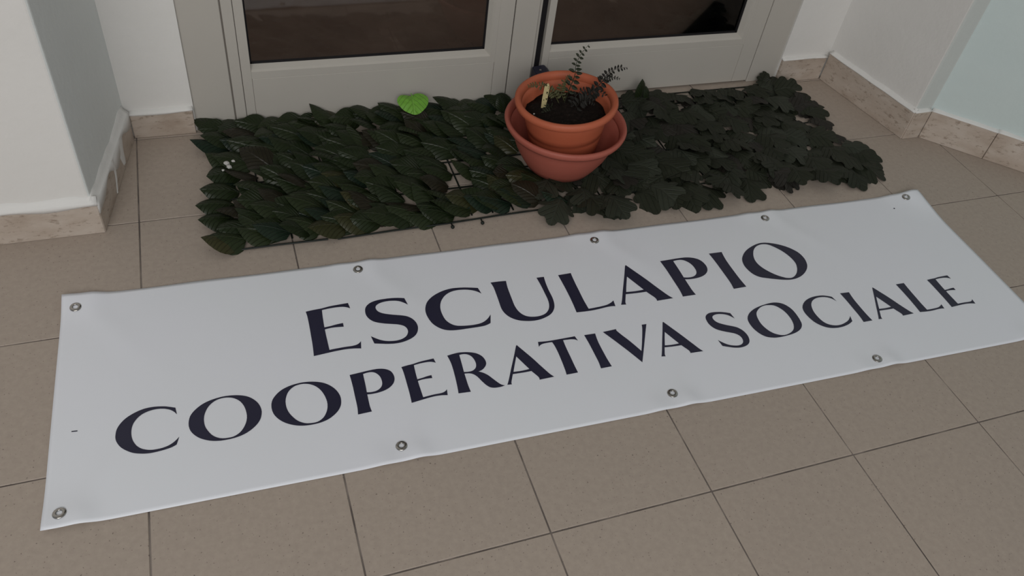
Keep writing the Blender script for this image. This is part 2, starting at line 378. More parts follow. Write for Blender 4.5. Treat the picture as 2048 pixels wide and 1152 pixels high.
# dark floor block behind the pot, at the meeting of the two leaves
bm = bmesh.new()
sec = [(0.3862, 0.0), (0.4330, 0.0), (0.4330, 0.096), (0.4190, 0.110), (0.3862, 0.106)]
A = [bm.verts.new((x, 1.172, z * (0.97 if z else 1))) for x, z in sec]; B = [bm.verts.new((x, 1.2195, z)) for x, z in sec]
for k in range(5): bm.faces.new((A[k], A[(k + 1) % 5], B[(k + 1) % 5], B[k]))
bm.faces.new(A[::-1]); bm.faces.new(B)
bmesh.ops.bevel(bm, geom=bm.edges[:], offset=0.0018, segments=2, affect='EDGES')
db = empty('door_stop', (0, 0, 0)); tag(db, 'dark navy door stop block on the floor behind the flower pot, under the black seal', 'door stop')
ob = from_bm('block', bm, M_NAVY, db, smooth=False)
from_bm('screw', box_bm(0.399, 0.405, 1.195, 1.201, 0.1055, 0.1085, 0.001), M_STEEL, db)

# ---------------------------------------------------------------- banner
# letters as printed: outlines on the vinyl in tenths of a millimetre from its lower left corner
LETTERS = [
('E',[[(4353,3705),(4391,3710),(4429,3715),(4468,3720),(4507,3724),(4545,3727),(4583,3729),(4622,3731),(4660,3734),(4699,3740),(4739,3748),(4778,3755),(4817,3761),(4862,3765),(4906,3769),(4951,3771),(4996,3773),(5043,3776),(5089,3778),(5136,3779),(5184,3781),(5205,3628),(5181,3648),(5156,3664),(5128,3677),(5101,3688),(5072,3696),(5043,3701),(5013,3705),(4983,3707),(4953,3708),(4917,3709),(4881,3708),(4845,3707),(4809,3705),(4773,3702),(4736,3697),(4699,3693),(4662,3687),(4660,3646),(4657,3605),(4655,3564),(4653,3523),(4651,3486),(4650,3448),(4649,3410),(4648,3373),(4647,3324),(4646,3275),(4645,3227),(4675,3229),(4704,3231),(4733,3234),(4763,3237),(4793,3242),(4823,3248),(4854,3253),(4884,3258),(4915,3261),(4946,3264),(4976,3266),(5007,3268),(5006,3169),(4973,3174),(4940,3178),(4906,3182),(4873,3185),(4844,3187),(4814,3188),(4785,3188),(4755,3187),(4728,3184),(4700,3181),(4673,3176),(4646,3171),(4646,3125),(4647,3078),(4647,3031),(4648,2984),(4649,2936),(4651,2889),(4652,2842),(4653,2792),(4654,2742),(4655,2693),(4657,2643),(4688,2645),(4719,2647),(4750,2649),(4781,2650),(4818,2652),(4856,2653),(4893,2655),(4930,2655),(4967,2655),(5004,2654),(5041,2653),(5078,2653),(5107,2655),(5136,2658),(5165,2664),(5195,2677),(5224,2696),(5244,2715),(5263,2738),(5237,2556),(5203,2565),(5168,2572),(5133,2579),(5098,2585),(5059,2589),(5020,2593),(4981,2595),(4942,2596),(4904,2596),(4867,2595),(4830,2593),(4793,2591),(4756,2589),(4719,2586),(4682,2583),(4645,2579),(4573,2572),(4500,2565),(4428,2558),(4356,2551),(4360,2612),(4363,2674),(4366,2737),(4368,2799),(4370,2885),(4371,2971),(4371,3058),(4372,3146),(4372,3216),(4372,3286),(4372,3357),(4371,3428),(4370,3470),(4369,3511),(4368,3553),(4366,3595),(4360,3650)]]),
('S',[[(6301,3689),(6335,3498),(6312,3523),(6289,3547),(6265,3570),(6239,3592),(6211,3613),(6182,3630),(6156,3642),(6129,3652),(6101,3660),(6073,3666),(6037,3672),(6001,3677),(5965,3679),(5928,3679),(5899,3677),(5869,3673),(5839,3667),(5809,3659),(5781,3648),(5754,3634),(5728,3616),(5708,3593),(5694,3564),(5691,3531),(5696,3499),(5708,3464),(5725,3435),(5744,3414),(5765,3396),(5787,3380),(5810,3366),(5834,3354),(5858,3343),(5882,3333),(5913,3320),(5944,3308),(5976,3297),(6008,3286),(6044,3275),(6081,3263),(6118,3252),(6154,3239),(6178,3230),(6203,3220),(6227,3209),(6249,3196),(6273,3179),(6295,3159),(6317,3138),(6336,3114),(6356,3083),(6373,3049),(6387,3012),(6396,2977),(6401,2941),(6403,2903),(6400,2867),(6393,2831),(6383,2796),(6370,2762),(6353,2731),(6334,2702),(6309,2674),(6281,2650),(6252,2630),(6227,2615),(6201,2603),(6175,2592),(6149,2583),(6120,2573),(6090,2565),(6061,2558),(6031,2553),(6001,2548),(5970,2546),(5939,2544),(5908,2544),(5874,2546),(5839,2549),(5805,2554),(5771,2559),(5737,2566),(5703,2573),(5670,2582),(5637,2591),(5602,2600),(5568,2609),(5533,2618),(5499,2628),(5468,2823),(5487,2805),(5507,2787),(5527,2770),(5547,2753),(5569,2735),(5590,2718),(5612,2702),(5635,2688),(5657,2675),(5680,2664),(5704,2653),(5727,2645),(5751,2637),(5775,2631),(5799,2626),(5823,2622),(5853,2618),(5883,2615),(5913,2613),(5943,2614),(5969,2617),(5996,2621),(6023,2628),(6049,2637),(6077,2650),(6105,2667),(6131,2688),(6155,2719),(6174,2755),(6185,2787),(6190,2821),(6188,2858),(6180,2892),(6161,2928),(6137,2957),(6111,2977),(6083,2994),(6054,3008),(6031,3018),(6007,3027),(5983,3034),(5958,3041),(5922,3052),(5885,3063),(5849,3073),(5813,3085),(5784,3094),(5755,3105),(5727,3116),(5698,3128),(5672,3140),(5646,3153),(5621,3167),(5596,3184),(5575,3202),(5555,3222),(5537,3245),(5520,3269),(5502,3302),(5488,3338),(5478,3377),(5473,3416),(5473,3457),(5476,3499),(5484,3545),(5500,3588),(5517,3616),(5537,3642),(5560,3663),(5589,3686),(5621,3704),(5653,3718),(5683,3728),(5713,3736),(5743,3742),(5773,3746),(5808,3750),(5842,3752),(5876,3752),(5911,3752),(5945,3752),(5979,3751),(6013,3748),(6047,3745),(6078,3741),(6109,3737),(6139,3731),(6170,3725),(6203,3717),(6236,3708),(6268,3698)]]),
('C',[[(7847,3691),(7877,3517),(7856,3540),(7835,3563),(7812,3584),(7789,3602),(7761,3621),(7732,3637),(7702,3651),(7671,3663),(7641,3674),(7610,3684),(7579,3692),(7547,3698),(7509,3703),(7471,3707),(7433,3709),(7394,3708),(7359,3706),(7325,3701),(7290,3693),(7255,3682),(7222,3668),(7189,3651),(7157,3631),(7127,3608),(7099,3583),(7074,3554),(7050,3524),(7027,3492),(7005,3453),(6986,3412),(6970,3369),(6959,3327),(6950,3285),(6945,3242),(6943,3205),(6943,3168),(6944,3132),(6947,3097),(6951,3058),(6956,3020),(6964,2983),(6974,2948),(6988,2916),(7004,2887),(7022,2859),(7042,2835),(7064,2812),(7087,2791),(7112,2773),(7139,2759),(7170,2746),(7202,2738),(7235,2731),(7269,2726),(7305,2720),(7341,2716),(7377,2713),(7414,2711),(7449,2709),(7483,2708),(7518,2709),(7554,2711),(7585,2714),(7616,2719),(7648,2726),(7679,2736),(7709,2749),(7739,2765),(7768,2784),(7797,2806),(7824,2830),(7850,2857),(7875,2886),(7899,2916),(7834,2691),(7803,2676),(7771,2663),(7739,2653),(7707,2645),(7666,2639),(7625,2637),(7584,2636),(7543,2635),(7490,2635),(7436,2635),(7383,2635),(7330,2636),(7290,2636),(7250,2635),(7211,2636),(7171,2637),(7132,2639),(7093,2642),(7055,2646),(7017,2653),(6984,2660),(6952,2670),(6921,2682),(6891,2696),(6863,2714),(6836,2734),(6810,2756),(6786,2780),(6762,2808),(6739,2837),(6718,2869),(6699,2903),(6684,2938),(6671,2976),(6660,3015),(6651,3055),(6644,3094),(6638,3134),(6635,3174),(6635,3216),(6638,3258),(6645,3301),(6656,3342),(6668,3378),(6682,3413),(6698,3446),(6716,3478),(6739,3510),(6764,3540),(6791,3567),(6818,3592),(6852,3619),(6887,3643),(6923,3665),(6960,3685),(7002,3705),(7044,3723),(7086,3738),(7129,3751),(7172,3762),(7215,3770),(7259,3776),(7302,3780),(7343,3781),(7384,3779),(7425,3776),(7466,3772),(7506,3767),(7547,3761),(7587,3754),(7626,3746),(7682,3733),(7737,3720),(7792,3706)]]),
('U',[[(8151,3793),(8192,3794),(8234,3794),(8275,3794),(8316,3793),(8359,3791),(8402,3788),(8445,3785),(8488,3781),(8481,3736),(8475,3690),(8469,3645),(8465,3600),(8462,3558),(8460,3515),(8459,3473),(8458,3431),(8457,3382),(8456,3332),(8455,3283),(8454,3234),(8453,3188),(8452,3142),(8452,3097),(8454,3053),(8459,3013),(8465,2973),(8473,2935),(8484,2899),(8497,2867),(8512,2836),(8529,2809),(8548,2783),(8568,2763),(8590,2745),(8614,2730),(8638,2717),(8665,2706),(8693,2698),(8722,2692),(8752,2687),(8785,2684),(8818,2682),(8852,2683),(8886,2687),(8918,2693),(8950,2701),(8982,2713),(9013,2728),(9045,2749),(9075,2776),(9103,2807),(9126,2841),(9145,2877),(9160,2916),(9171,2952),(9180,2988),(9186,3025),(9190,3061),(9193,3115),(9192,3169),(9191,3222),(9189,3276),(9188,3339),(9186,3401),(9184,3464),(9181,3527),(9177,3584),(9172,3641),(9167,3697),(9161,3754),(9203,3754),(9246,3754),(9287,3753),(9328,3751),(9321,3701),(9315,3650),(9310,3600),(9306,3551),(9304,3495),(9302,3440),(9301,3386),(9301,3332),(9303,3277),(9306,3223),(9308,3169),(9307,3115),(9304,3070),(9299,3026),(9292,2981),(9282,2937),(9269,2894),(9252,2851),(9230,2812),(9207,2780),(9183,2749),(9156,2722),(9128,2698),(9094,2676),(9060,2658),(9026,2643),(8991,2630),(8951,2616),(8910,2604),(8871,2595),(8831,2589),(8791,2585),(8751,2583),(8712,2584),(8674,2586),(8636,2590),(8599,2596),(8563,2604),(8527,2613),(8491,2623),(8456,2635),(8422,2649),(8389,2666),(8358,2685),(8328,2707),(8300,2731),(8273,2757),(8252,2783),(8232,2811),(8214,2842),(8199,2874),(8186,2906),(8176,2941),(8168,2976),(8163,3014),(8161,3062),(8162,3112),(8165,3163),(8167,3214),(8169,3266),(8171,3319),(8172,3372),(8174,3425),(8175,3478),(8176,3533),(8176,3587),(8175,3640),(8171,3679),(8166,3718),(8159,3756)]]),
('L',[[(9651,3746),(9947,3759),(9944,3693),(9941,3628),(9939,3563),(9938,3499),(9937,3427),(9937,3355),(9938,3284),(9939,3213),(9938,3143),(9938,3073),(9938,3003),(9939,2934),(9942,2871),(9946,2808),(9950,2746),(9955,2685),(9986,2686),(10018,2687),(10049,2689),(10080,2690),(10119,2693),(10158,2695),(10198,2697),(10237,2701),(10271,2704),(10305,2708),(10340,2713),(10375,2720),(10407,2728),(10439,2740),(10472,2754),(10504,2771),(10536,2791),(10567,2813),(10545,2648),(10517,2655),(10488,2660),(10458,2662),(10422,2662),(10386,2661),(10350,2658),(10313,2655),(10264,2650),(10215,2644),(10165,2638),(10117,2634),(10069,2630),(10021,2628),(9974,2626),(9927,2626),(9861,2627),(9796,2630),(9731,2633),(9666,2637),(9670,2716),(9673,2795),(9676,2875),(9677,2954),(9678,3047),(9677,3140),(9675,3233),(9673,3327),(9668,3431),(9663,3535),(9657,3640)]]),
('A',[[(11259,3774),(11294,3711),(11329,3648),(11363,3585),(11397,3523),(11432,3459),(11467,3395),(11502,3331),(11535,3267),(11568,3200),(11601,3133),(11633,3065),(11665,2999),(11694,2941),(11724,2883),(11753,2826),(11783,2769),(11803,2733),(11824,2698),(11843,2672),(11863,2648),(11883,2624),(11498,2620),(11505,2643),(11506,2665),(11500,2696),(11490,2723),(11473,2756),(11454,2788),(11435,2820),(11417,2853),(11398,2885),(11380,2918),(11325,2918),(11270,2918),(11215,2919),(11160,2920),(11096,2923),(11031,2926),(10968,2930),(10904,2935),(10884,2892),(10864,2850),(10845,2809),(10821,2759),(10800,2709),(10794,2678),(10795,2648),(10681,2663),(10706,2701),(10729,2740),(10751,2780),(10788,2854),(10825,2929),(10861,3005),(10899,3081),(10945,3172),(10991,3263),(11038,3356),(11085,3449),(11122,3524),(11158,3600),(11195,3677),(11232,3754)],[(11142,3430),(11349,2987),(11296,2984),(11242,2981),(11189,2980),(11137,2980),(11086,2982),(11037,2985),(10987,2989),(10938,2994),(10963,3049),(10987,3104),(11013,3159),(11038,3214),(11064,3268),(11090,3322),(11116,3376)]]),
('P',[[(12090,3751),(12146,3753),(12202,3754),(12259,3756),(12315,3757),(12376,3759),(12437,3761),(12498,3763),(12559,3763),(12608,3763),(12657,3762),(12706,3759),(12753,3753),(12793,3745),(12831,3735),(12868,3722),(12903,3707),(12935,3689),(12965,3669),(12993,3647),(13017,3620),(13035,3594),(13050,3564),(13061,3532),(13071,3498),(13077,3457),(13080,3413),(13076,3367),(13061,3311),(13033,3256),(12988,3205),(12936,3164),(12892,3140),(12847,3122),(12802,3108),(12763,3099),(12725,3093),(12688,3089),(12651,3086),(12615,3084),(12580,3084),(12546,3085),(12512,3087),(12473,3091),(12435,3096),(12397,3103),(12398,3056),(12398,3009),(12399,2963),(12400,2916),(12401,2876),(12401,2836),(12402,2797),(12405,2758),(12409,2722),(12413,2688),(12419,2653),(12425,2619),(12114,2624),(12120,2671),(12124,2718),(12127,2765),(12129,2811),(12129,2886),(12127,2960),(12124,3035),(12121,3110),(12119,3200),(12117,3290),(12115,3381),(12112,3472),(12107,3542),(12102,3612),(12097,3682)],[(12392,3696),(12430,3703),(12468,3708),(12505,3710),(12542,3708),(12578,3704),(12611,3694),(12642,3678),(12670,3657),(12694,3632),(12719,3601),(12740,3566),(12757,3528),(12769,3489),(12777,3447),(12780,3403),(12781,3363),(12778,3321),(12767,3277),(12746,3234),(12713,3197),(12671,3167),(12627,3150),(12586,3142),(12548,3140),(12510,3141),(12471,3146),(12434,3155),(12397,3166),(12398,3224),(12399,3283),(12399,3342),(12399,3400),(12398,3474),(12396,3548),(12394,3622)]]),
('I',[[(13333,3771),(13660,3766),(13650,3696),(13641,3626),(13635,3557),(13630,3490),(13629,3408),(13630,3329),(13632,3250),(13634,3172),(13637,3097),(13639,3023),(13643,2950),(13647,2878),(13653,2812),(13660,2748),(13667,2685),(13675,2622),(13355,2615),(13362,2667),(13368,2719),(13372,2770),(13374,2821),(13374,2899),(13372,2975),(13370,3052),(13367,3130),(13365,3213),(13362,3297),(13360,3381),(13356,3465),(13351,3541),(13346,3618),(13339,3695)]]),
('O',[[(14016,3436),(14041,3481),(14073,3524),(14108,3564),(14140,3598),(14174,3630),(14209,3659),(14245,3686),(14286,3714),(14327,3738),(14369,3760),(14411,3780),(14456,3800),(14501,3818),(14546,3834),(14590,3848),(14627,3859),(14664,3867),(14700,3874),(14735,3878),(14768,3879),(14800,3878),(14831,3875),(14861,3871),(14895,3863),(14929,3854),(14962,3844),(14994,3832),(15031,3818),(15068,3802),(15103,3786),(15138,3768),(15180,3744),(15221,3719),(15260,3693),(15298,3664),(15331,3636),(15362,3607),(15392,3575),(15420,3542),(15446,3508),(15471,3472),(15493,3434),(15511,3393),(15524,3350),(15533,3305),(15538,3257),(15539,3208),(15536,3167),(15529,3124),(15518,3080),(15503,3036),(15484,2992),(15459,2948),(15428,2906),(15390,2863),(15347,2823),(15302,2787),(15263,2759),(15223,2733),(15182,2711),(15141,2691),(15098,2673),(15054,2659),(15012,2647),(14970,2638),(14929,2632),(14890,2629),(14851,2628),(14814,2629),(14775,2632),(14737,2637),(14701,2644),(14665,2652),(14616,2664),(14569,2678),(14521,2693),(14475,2708),(14430,2723),(14387,2738),(14344,2754),(14301,2771),(14260,2786),(14219,2802),(14180,2819),(14143,2839),(14114,2861),(14087,2886),(14063,2913),(14041,2943),(14023,2975),(14008,3010),(13996,3047),(13986,3086),(13977,3125),(13970,3166),(13967,3209),(13968,3254),(13973,3298),(13983,3343),(13997,3389)],[(14381,3564),(14404,3604),(14429,3644),(14457,3681),(14489,3715),(14523,3745),(14559,3771),(14598,3793),(14638,3809),(14677,3821),(14719,3829),(14759,3831),(14797,3828),(14827,3823),(14855,3815),(14881,3805),(14906,3792),(14932,3775),(14956,3754),(14978,3732),(14999,3709),(15029,3675),(15057,3639),(15083,3603),(15108,3565),(15130,3528),(15150,3490),(15168,3451),(15184,3411),(15198,3372),(15210,3332),(15220,3291),(15228,3248),(15233,3209),(15236,3170),(15236,3129),(15232,3086),(15222,3042),(15205,2996),(15185,2951),(15161,2907),(15134,2865),(15103,2824),(15072,2790),(15038,2760),(15003,2733),(14967,2711),(14931,2694),(14896,2683),(14857,2678),(14821,2681),(14787,2688),(14758,2697),(14730,2709),(14705,2724),(14680,2739),(14648,2760),(14617,2782),(14588,2806),(14560,2831),(14528,2863),(14498,2897),(14469,2933),(14441,2970),(14417,3005),(14393,3041),(14372,3080),(14353,3120),(14338,3158),(14325,3199),(14316,3241),(14310,3286),(14310,3323),(14313,3362),(14320,3402),(14330,3443),(14343,3483),(14360,3523)]]),
('C',[[(1926,1870),(1948,1723),(1931,1748),(1914,1773),(1895,1796),(1874,1816),(1852,1835),(1829,1850),(1807,1861),(1784,1871),(1761,1880),(1738,1887),(1715,1892),(1692,1897),(1669,1899),(1646,1901),(1621,1902),(1596,1901),(1571,1899),(1547,1895),(1521,1890),(1496,1884),(1472,1876),(1448,1867),(1426,1857),(1405,1846),(1385,1833),(1366,1818),(1348,1802),(1331,1785),(1315,1765),(1301,1745),(1287,1724),(1274,1701),(1262,1678),(1253,1652),(1245,1625),(1239,1597),(1235,1568),(1232,1539),(1231,1512),(1231,1485),(1232,1458),(1235,1431),(1239,1398),(1246,1364),(1255,1332),(1265,1304),(1277,1277),(1290,1251),(1304,1227),(1320,1204),(1338,1184),(1356,1165),(1376,1148),(1399,1132),(1423,1119),(1447,1108),(1467,1100),(1487,1093),(1507,1087),(1527,1082),(1551,1079),(1575,1077),(1599,1076),(1622,1076),(1647,1077),(1671,1078),(1695,1081),(1719,1085),(1743,1091),(1768,1097),(1792,1105),(1816,1115),(1837,1127),(1858,1140),(1878,1154),(1898,1170),(1917,1188),(1936,1207),(1955,1228),(1973,1249),(1929,1100),(1909,1089),(1888,1078),(1868,1069),(1847,1061),(1821,1054),(1795,1048),(1769,1043),(1742,1038),(1712,1034),(1682,1030),(1652,1027),(1622,1024),(1592,1022),(1563,1021),(1533,1020),(1503,1021),(1473,1024),(1443,1028),(1414,1033),(1384,1040),(1354,1048),(1325,1056),(1295,1066),(1266,1078),(1241,1091),(1217,1105),(1194,1121),(1171,1138),(1148,1156),(1125,1176),(1104,1197),(1083,1220),(1067,1241),(1052,1263),(1039,1287),(1026,1311),(1013,1340),(1001,1371),(993,1402),(988,1434),(986,1466),(987,1498),(989,1527),(992,1556),(997,1584),(1004,1611),(1013,1637),(1024,1662),(1037,1686),(1050,1708),(1066,1732),(1084,1755),(1102,1776),(1121,1796),(1142,1815),(1164,1833),(1187,1849),(1210,1864),(1236,1879),(1262,1893),(1289,1906),(1316,1918),(1344,1929),(1373,1939),(1402,1947),(1431,1954),(1460,1958),(1489,1961),(1518,1962),(1547,1962),(1574,1962),(1601,1960),(1628,1957),(1655,1953),(1682,1949),(1709,1944),(1737,1938),(1764,1932),(1785,1925),(1805,1918),(1826,1910),(1847,1902),(1873,1892),(1900,1881)]]),
('O',[[(2127,1495),(2132,1542),(2141,1587),(2154,1630),(2174,1670),(2198,1706),(2225,1739),(2255,1769),(2286,1797),(2318,1823),(2352,1846),(2388,1867),(2426,1885),(2465,1900),(2505,1913),(2550,1925),(2595,1935),(2640,1942),(2686,1948),(2721,1950),(2755,1951),(2790,1949),(2825,1947),(2860,1944),(2894,1939),(2929,1933),(2963,1925),(2998,1915),(3032,1903),(3066,1889),(3100,1873),(3137,1849),(3172,1821),(3205,1788),(3235,1752),(3263,1712),(3286,1669),(3303,1625),(3315,1580),(3323,1533),(3325,1478),(3317,1425),(3307,1381),(3293,1339),(3274,1301),(3247,1259),(3216,1222),(3182,1189),(3148,1160),(3113,1134),(3076,1111),(3039,1090),(3001,1073),(2964,1059),(2925,1048),(2887,1039),(2843,1031),(2800,1026),(2756,1023),(2712,1022),(2676,1022),(2639,1023),(2603,1026),(2567,1031),(2534,1037),(2501,1045),(2469,1055),(2436,1067),(2400,1084),(2364,1102),(2329,1123),(2295,1147),(2259,1178),(2225,1215),(2194,1255),(2172,1290),(2153,1329),(2139,1371),(2128,1432)],[(2375,1527),(2382,1589),(2397,1647),(2416,1696),(2438,1743),(2465,1785),(2497,1822),(2533,1854),(2572,1880),(2608,1897),(2646,1908),(2684,1915),(2721,1917),(2758,1915),(2795,1909),(2832,1899),(2868,1884),(2903,1863),(2936,1837),(2967,1806),(2994,1770),(3018,1726),(3038,1678),(3053,1629),(3064,1573),(3071,1517),(3074,1461),(3070,1399),(3058,1340),(3044,1297),(3027,1257),(3008,1219),(2985,1183),(2961,1151),(2933,1123),(2898,1097),(2860,1076),(2821,1062),(2782,1056),(2741,1056),(2701,1058),(2654,1065),(2609,1079),(2573,1098),(2539,1122),(2507,1150),(2479,1183),(2455,1221),(2433,1261),(2414,1301),(2397,1342),(2385,1385),(2378,1432),(2375,1480)]]),
('O',[[(3493,1524),(3495,1572),(3500,1618),(3511,1661),(3527,1702),(3549,1739),(3574,1772),(3601,1803),(3629,1831),(3660,1857),(3692,1880),(3727,1901),(3764,1918),(3801,1933),(3840,1946),(3884,1957),(3928,1966),(3973,1972),(4018,1977),(4053,1979),(4087,1979),(4122,1977),(4157,1974),(4192,1970),(4227,1964),(4262,1957),(4297,1948),(4332,1937),(4367,1924),(4402,1910),(4436,1892),(4475,1867),(4512,1837),(4548,1803),(4581,1765),(4611,1724),(4637,1678),(4657,1633),(4673,1586),(4684,1538),(4689,1482),(4686,1428),(4679,1382),(4668,1339),(4652,1300),(4628,1258),(4600,1220),(4568,1187),(4536,1158),(4503,1133),(4468,1109),(4432,1089),(4396,1072),(4360,1059),(4322,1048),(4284,1039),(4241,1032),(4198,1028),(4155,1026),(4111,1025),(4075,1026),(4038,1028),(4002,1032),(3965,1038),(3932,1045),(3899,1054),(3866,1064),(3833,1078),(3795,1095),(3758,1115),(3722,1137),(3686,1162),(3648,1195),(3611,1233),(3577,1276),(3553,1313),(3531,1353),(3514,1396),(3499,1459)],[(3739,1552),(3741,1615),(3751,1674),(3767,1725),(3785,1772),(3809,1815),(3839,1853),(3872,1884),(3909,1910),(3944,1927),(3981,1937),(4019,1943),(4055,1945),(4092,1943),(4130,1935),(4167,1924),(4205,1908),(4241,1886),(4276,1859),(4309,1826),(4338,1788),(4366,1742),(4389,1693),(4407,1642),(4423,1585),(4434,1527),(4441,1469),(4441,1406),(4433,1345),(4423,1302),(4409,1260),(4392,1222),(4372,1186),(4350,1153),(4324,1125),(4291,1099),(4255,1078),(4217,1064),(4178,1059),(4138,1059),(4097,1063),(4051,1070),(4004,1086),(3967,1107),(3931,1131),(3897,1162),(3867,1196),(3840,1236),(3815,1277),(3793,1318),(3774,1361),(3759,1405),(3748,1454),(3741,1503)]]),
('P',[[(4923,1970),(4968,1974),(5013,1978),(5058,1982),(5103,1986),(5152,1990),(5201,1995),(5249,1999),(5298,2003),(5337,2005),(5377,2006),(5415,2006),(5453,2004),(5484,1999),(5515,1993),(5544,1985),(5572,1974),(5597,1962),(5621,1947),(5642,1930),(5662,1910),(5676,1890),(5687,1867),(5695,1842),(5702,1815),(5707,1783),(5708,1748),(5704,1710),(5691,1665),(5668,1619),(5631,1575),(5589,1541),(5553,1519),(5517,1502),(5481,1489),(5450,1480),(5419,1473),(5389,1468),(5360,1464),(5331,1460),(5303,1459),(5276,1458),(5248,1457),(5217,1459),(5187,1461),(5157,1465),(5157,1427),(5157,1390),(5156,1352),(5156,1315),(5156,1283),(5156,1251),(5156,1219),(5157,1188),(5160,1160),(5163,1132),(5167,1105),(5171,1078),(4923,1066),(4928,1104),(4932,1142),(4936,1180),(4938,1217),(4939,1277),(4939,1337),(4938,1397),(4937,1457),(4937,1529),(4937,1601),(4937,1674),(4935,1746),(4933,1802),(4931,1858),(4927,1914)],[(5164,1941),(5194,1948),(5224,1954),(5254,1957),(5283,1958),(5312,1956),(5338,1950),(5363,1938),(5385,1923),(5404,1904),(5423,1880),(5439,1853),(5452,1823),(5461,1793),(5466,1760),(5469,1725),(5468,1692),(5465,1658),(5456,1623),(5438,1587),(5411,1556),(5377,1530),(5341,1514),(5309,1505),(5278,1502),(5248,1501),(5217,1503),(5187,1508),(5158,1515),(5160,1562),(5162,1609),(5163,1656),(5164,1703),(5164,1763),(5164,1822),(5164,1881)]]),
('E',[[(5880,1953),(5909,1958),(5938,1962),(5968,1967),(5997,1971),(6026,1974),(6056,1976),(6085,1979),(6114,1982),(6144,1988),(6174,1994),(6204,2001),(6234,2006),(6268,2010),(6302,2014),(6336,2017),(6370,2020),(6406,2022),(6441,2025),(6477,2028),(6513,2030),(6531,1918),(6513,1932),(6493,1943),(6472,1952),(6451,1960),(6429,1965),(6406,1968),(6384,1970),(6361,1971),(6338,1971),(6310,1970),(6283,1969),(6256,1967),(6228,1965),(6200,1961),(6172,1957),(6144,1953),(6117,1948),(6115,1918),(6113,1888),(6112,1858),(6111,1828),(6110,1800),(6109,1772),(6109,1745),(6108,1717),(6108,1681),(6108,1646),(6108,1610),(6130,1612),(6152,1615),(6175,1618),(6197,1621),(6220,1625),(6243,1630),(6267,1635),(6290,1639),(6313,1642),(6337,1645),(6360,1647),(6383,1650),(6383,1577),(6358,1580),(6333,1582),(6307,1584),(6282,1586),(6260,1586),(6237,1586),(6214,1585),(6192,1584),(6171,1581),(6150,1578),(6129,1574),(6109,1570),(6109,1535),(6110,1501),(6111,1467),(6112,1432),(6114,1397),(6115,1363),(6116,1328),(6118,1292),(6119,1255),(6120,1219),(6122,1183),(6146,1185),(6169,1187),(6193,1189),(6217,1191),(6245,1193),(6273,1196),(6302,1197),(6330,1199),(6358,1200),(6387,1200),(6415,1200),(6443,1201),(6465,1203),(6487,1206),(6509,1212),(6532,1222),(6554,1236),(6570,1251),(6584,1268),(6566,1134),(6539,1140),(6513,1144),(6486,1149),(6459,1152),(6430,1154),(6400,1155),(6370,1156),(6340,1156),(6311,1155),(6283,1153),(6255,1151),(6227,1148),(6198,1146),(6170,1142),(6142,1139),(6114,1136),(6058,1129),(6003,1122),(5948,1115),(5893,1108),(5896,1153),(5898,1198),(5899,1244),(5900,1290),(5901,1353),(5901,1416),(5900,1480),(5900,1544),(5899,1595),(5899,1646),(5898,1698),(5897,1750),(5896,1781),(5895,1812),(5893,1842),(5891,1873),(5886,1913)]]),
('R',[[(6782,2042),(6811,2047),(6841,2053),(6870,2058),(6900,2062),(6927,2066),(6954,2068),(6981,2070),(7008,2071),(7037,2070),(7066,2068),(7094,2065),(7123,2061),(7153,2056),(7184,2049),(7214,2041),(7243,2032),(7270,2022),(7297,2011),(7323,1998),(7348,1983),(7371,1965),(7393,1945),(7413,1922),(7431,1897),(7447,1866),(7458,1831),(7466,1794),(7469,1751),(7463,1707),(7446,1669),(7421,1636),(7388,1603),(7351,1577),(7323,1564),(7294,1556),(7265,1549),(7291,1536),(7317,1521),(7341,1504),(7368,1482),(7392,1458),(7416,1432),(7433,1408),(7450,1383),(7466,1358),(7482,1332),(7496,1310),(7510,1287),(7525,1264),(7539,1242),(7558,1215),(7578,1188),(7600,1164),(7630,1143),(7663,1128),(7633,1121),(7604,1115),(7574,1112),(7543,1111),(7511,1111),(7481,1113),(7450,1117),(7424,1124),(7399,1134),(7376,1148),(7356,1166),(7338,1188),(7321,1211),(7306,1236),(7293,1261),(7280,1287),(7267,1313),(7254,1342),(7242,1371),(7229,1400),(7215,1428),(7199,1454),(7181,1477),(7162,1499),(7132,1522),(7099,1538),(7073,1545),(7047,1549),(7020,1552),(6994,1554),(6993,1518),(6993,1482),(6992,1447),(6992,1411),(6992,1372),(6991,1333),(6991,1295),(6992,1257),(6994,1222),(6996,1188),(6999,1155),(7002,1121),(6770,1133),(6775,1175),(6780,1217),(6784,1258),(6788,1300),(6793,1367),(6798,1433),(6802,1500),(6805,1568),(6808,1633),(6810,1699),(6811,1765),(6810,1831),(6806,1884),(6799,1937),(6791,1990)],[(7012,2012),(7046,2017),(7079,2018),(7107,2015),(7134,2009),(7159,1999),(7182,1985),(7203,1968),(7220,1948),(7237,1921),(7250,1890),(7260,1858),(7267,1822),(7270,1786),(7270,1748),(7262,1702),(7246,1659),(7221,1628),(7190,1605),(7164,1592),(7138,1585),(7111,1582),(7081,1582),(7052,1584),(7023,1589),(6994,1593),(6997,1649),(7000,1705),(7003,1761),(7005,1817),(7007,1865),(7009,1914),(7010,1963)]]),
